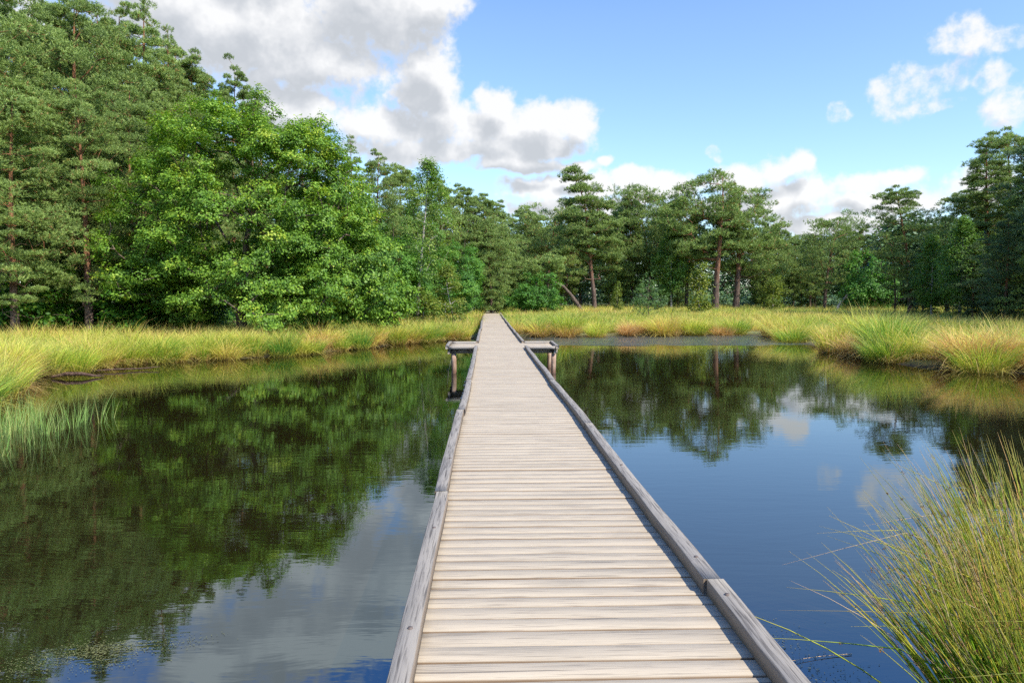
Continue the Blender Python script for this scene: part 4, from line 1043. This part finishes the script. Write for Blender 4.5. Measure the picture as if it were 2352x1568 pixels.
# ------------------------------------------------------------------ sun and sky
AZ, EL = R(42), R(47)      # sun to the right and a little behind the camera
sdir = Vector((math.cos(AZ) * math.cos(EL), -math.sin(AZ) * math.cos(EL), math.sin(EL)))
sd = bpy.data.lights.new('sun', 'SUN'); so = bpy.data.objects.new('sun', sd); col.objects.link(so)
sd.energy = 5.0; sd.angle = R(.55); sd.color = (1, .945, .83)
so.rotation_euler = (-sdir).to_track_quat('-Z', 'Y').to_euler(); so.location = sdir * 50

w = bpy.data.worlds.new('World'); sc.world = w; w.use_nodes = True; nt = w.node_tree; nt.nodes.clear(); b = NB(nt)
sky = b.n('ShaderNodeTexSky', sky_type='NISHITA', sun_disc=False, sun_elevation=EL, sun_rotation=math.atan2(sdir.x, sdir.y), air_density=1.0, dust_density=.35, ozone_density=2.2, altitude=0)
tc = b.coord('Generated'); D = b.vec('NORMALIZE', tc)
# cloud list: photo px centre, radii in px
CL = [(560, 70, 300, 120), (850, 20, 190, 100), (990, 0, 90, 62), (700, 140, 260, 66), (965, 140, 82, 62), (940, 215, 90, 60), (1010, 235, 60, 40),
      (400, 10, 160, 110), (680, 245, 130, 62), (880, 285, 130, 58), (1020, 275, 80, 68), (1145, 248, 45, 46), (1130, 300, 90, 52), (1235, 285, 90, 55), (1325, 295, 56, 44),
      (1000, 175, 75, 70), (1080, 345, 280, 30), (960, 338, 150, 34), (1240, 335, 100, 28), (1180, 380, 115, 18), (1320, 388, 55, 16), (1392, 374, 30, 15),
      (1240, 440, 90, 34), (1345, 428, 90, 34), (1470, 408, 60, 26), (1330, 485, 210, 26), (1530, 432, 90, 34),
      (1700, 418, 90, 38), (1785, 398, 60, 34), (1835, 384, 34, 32), (1850, 448, 100, 38), (1750, 478, 190, 34),
      (1990, 430, 76, 28), (2062, 414, 38, 20), (2010, 470, 130, 34), (1940, 520, 180, 26), (2230, 430, 60, 40), (1630, 357, 22, 16), (1915, 248, 22, 24),
      (2045, 225, 45, 34), (2090, 195, 62, 34), (2160, 175, 46, 30), (2190, 85, 52, 32), (2275, 180, 36, 30), (2335, 90, 55, 22), (2330, 250, 56, 34), (2120, 240, 60, 14),
      (640, -130, 300, 95), (560, -80, 110, 62), (860, -25, 90, 40), (880, -160, 90, 45), (700, -190, 120, 50), (430, -220, 150, 70), (1000, -310, 120, 50), (250, -90, 170, 80), (620, -330, 190, 60), (200, -380, 200, 90), (-150, -60, 200, 180)]
THIN = {(1630, 357, 22, 16), (1915, 248, 22, 24), (2045, 225, 45, 34), (2090, 195, 62, 34), (2160, 175, 46, 30), (2190, 85, 52, 32), (2275, 180, 36, 30), (2335, 90, 55, 22), (2330, 250, 56, 34), (2120, 240, 60, 14)}
grp = bpy.data.node_groups.new('cloud_field', 'ShaderNodeTree')
grp.interface.new_socket('P', in_out='INPUT', socket_type='NodeSocketVector')
grp.interface.new_socket('D', in_out='INPUT', socket_type='NodeSocketVector')
grp.interface.new_socket('Field', in_out='OUTPUT', socket_type='NodeSocketFloat')
grp.interface.new_socket('Warp', in_out='INPUT', socket_type='NodeSocketVector')
grp.interface.new_socket('Fine', in_out='INPUT', socket_type='NodeSocketFloat')
g = NB(grp); gi = grp.nodes.new('NodeGroupInput'); go = grp.nodes.new('NodeGroupOutput')
Pp, Dd = gi.outputs['P'], gi.outputs['D']
Pw = g.vec('ADD', Pp, gi.outputs['Warp'])
acc = None; acc2 = None
for (X, Y, rx, ry) in CL:
    a_, e_ = pix_uv(X, Y); ra, re = rx / F * 1.02, ry / F * 1.0
    ln = g.vec('LENGTH', g.vec('MULTIPLY_ADD', Pw, (1 / ra, 1 / re, 0), (-a_ / ra, -e_ / re, 0)), out='Value')
    if (X, Y, rx, ry) in THIN: acc2 = ln if acc2 is None else g.math('SMOOTH_MIN', acc2, ln, .3)
    else: acc = ln if acc is None else g.math('SMOOTH_MIN', acc, ln, .35)
vor = g.n('ShaderNodeTexVoronoi', {'Vector': Dd, 'Scale': 22.0, 'Detail': 3.0, 'Roughness': .55, 'Lacunarity': 2.3}); vor.feature = 'F1'
try: vor.normalize = True
except Exception: pass
n1 = g.noise(Dd, 13.0, 4, .6)
fld = g.math('SUBTRACT', 1.0, acc)
fld = g.math('MAXIMUM', g.math('MINIMUM', fld, 1.0), g.math('MULTIPLY_ADD', g.math('MINIMUM', g.math('SUBTRACT', 1.25, acc2), .46), .68, -.13))
puff = g.math('SUBTRACT', .42, vor.outputs['Distance'])
fld = g.math('ADD', fld, g.math('MULTIPLY', puff, .7))
fld = g.math('ADD', fld, g.math('MULTIPLY', g.math('SUBTRACT', n1, .5), 1.3))
fld = g.math('ADD', fld, gi.outputs['Fine'])
grp.links.new(fld, go.inputs['Field'])
sp = b.n('ShaderNodeSeparateXYZ', {0: D}).outputs
az_ = b.math('ARCTAN2', sp[0], sp[1]); el_ = b.math('ARCSINE', sp[2])
P0 = b.n('ShaderNodeCombineXYZ', {0: az_, 1: el_}).outputs[0]
off = .022
warp = b.vec('MULTIPLY', b.vec('SUBTRACT', b.noise(D, 8.0, 4, .6, color=True), (.5, .5, .5)), (.085, .06, 0))
fine = b.math('MULTIPLY', b.math('SUBTRACT', b.noise(D, 55.0, 4, .62), .5), .9)
def fieldnode(du, dv, fn_):
    gn = nt.nodes.new('ShaderNodeGroup'); gn.node_tree = grp
    b.put(gn.inputs['P'], b.vec('ADD', P0, (du, dv, 0))); b.put(gn.inputs['D'], b.vec('ADD', D, (du, 0, dv)))
    b.put(gn.inputs['Warp'], warp); b.put(gn.inputs['Fine'], fn_)
    return gn.outputs['Field']
f0 = fieldnode(0, 0, fine); f1 = fieldnode(.012, .032, 0.0)
dens = b.maprange(f0, -.06, .52, smooth=True)
# elsewhere in the sky: loose fair-weather clouds from noise alone
gen = b.noise(b.vec('MULTIPLY', D, (1, 1, 2.6)), 2.3, 7, .58)
away = b.maprange(b.math('ABSOLUTE', az_), .85, 1.25, smooth=True)
d2 = b.math('MULTIPLY', b.maprange(gen, .52, .66, smooth=True), b.math('MULTIPLY', away, b.maprange(sp[2], .02, .12)))
shade = b.maprange(f1, -.05, 1.2, 1.0, 0.0, smooth=True)
relief = b.math('MULTIPLY', b.math('SUBTRACT', f0, f1), .55)
br = b.math('ADD', shade, relief, clamp=True)
thin = b.maprange(f0, .1, .55, .0, 1.0)
br = b.math('MAXIMUM', br, b.math('SUBTRACT', .62, b.math('MULTIPLY', thin, .6)))
ccol = b.ramp(br, [(0, (3.1, 3.25, 3.45)), (.35, (3.6, 3.72, 3.9)), (.7, (4.4, 4.46, 4.56)), (1, (5.2, 5.2, 5.2))])
lowsky = b.maprange(sp[2], .0, .3, .25, 0)
skyc = b.mix(1.0, sky.outputs[0], b.mix(b.maprange(sp[2], .34, .58, smooth=True), c4((1.14, 1.24, 1.34)), c4((.45, 1.0, 1.75))), 'MULTIPLY')
c = b.mix(b.math('MULTIPLY', dens, .97), skyc, ccol)
c = b.mix(b.math('MULTIPLY', d2, .85), c, c4((4.2, 4.3, 4.5)))
bg = b.n('ShaderNodeBackground', {'Color': c, 'Strength': .135}); ow = b.n('ShaderNodeOutputWorld'); b.put(ow.inputs['Surface'], bg.outputs[0])
w.cycles.sampling_method = 'MANUAL'; w.cycles.sample_map_resolution = 1024

vs = sc.view_settings; sc.display_settings.display_device = 'sRGB'; vs.view_transform = 'Standard'; vs.look = 'None'; vs.exposure = 0.52; vs.gamma = 1.0; vs.use_curve_mapping = False
cy = sc.cycles
cy.max_bounces = 5; cy.diffuse_bounces = 2; cy.glossy_bounces = 2; cy.transmission_bounces = 3; cy.transparent_max_bounces = 4
cy.caustics_reflective = False; cy.caustics_refractive = False; cy.use_denoising = False; cy.denoiser = 'OPENIMAGEDENOISE'
cy.use_adaptive_sampling = True; cy.adaptive_threshold = .02
cy.sample_clamp_indirect = 4.0
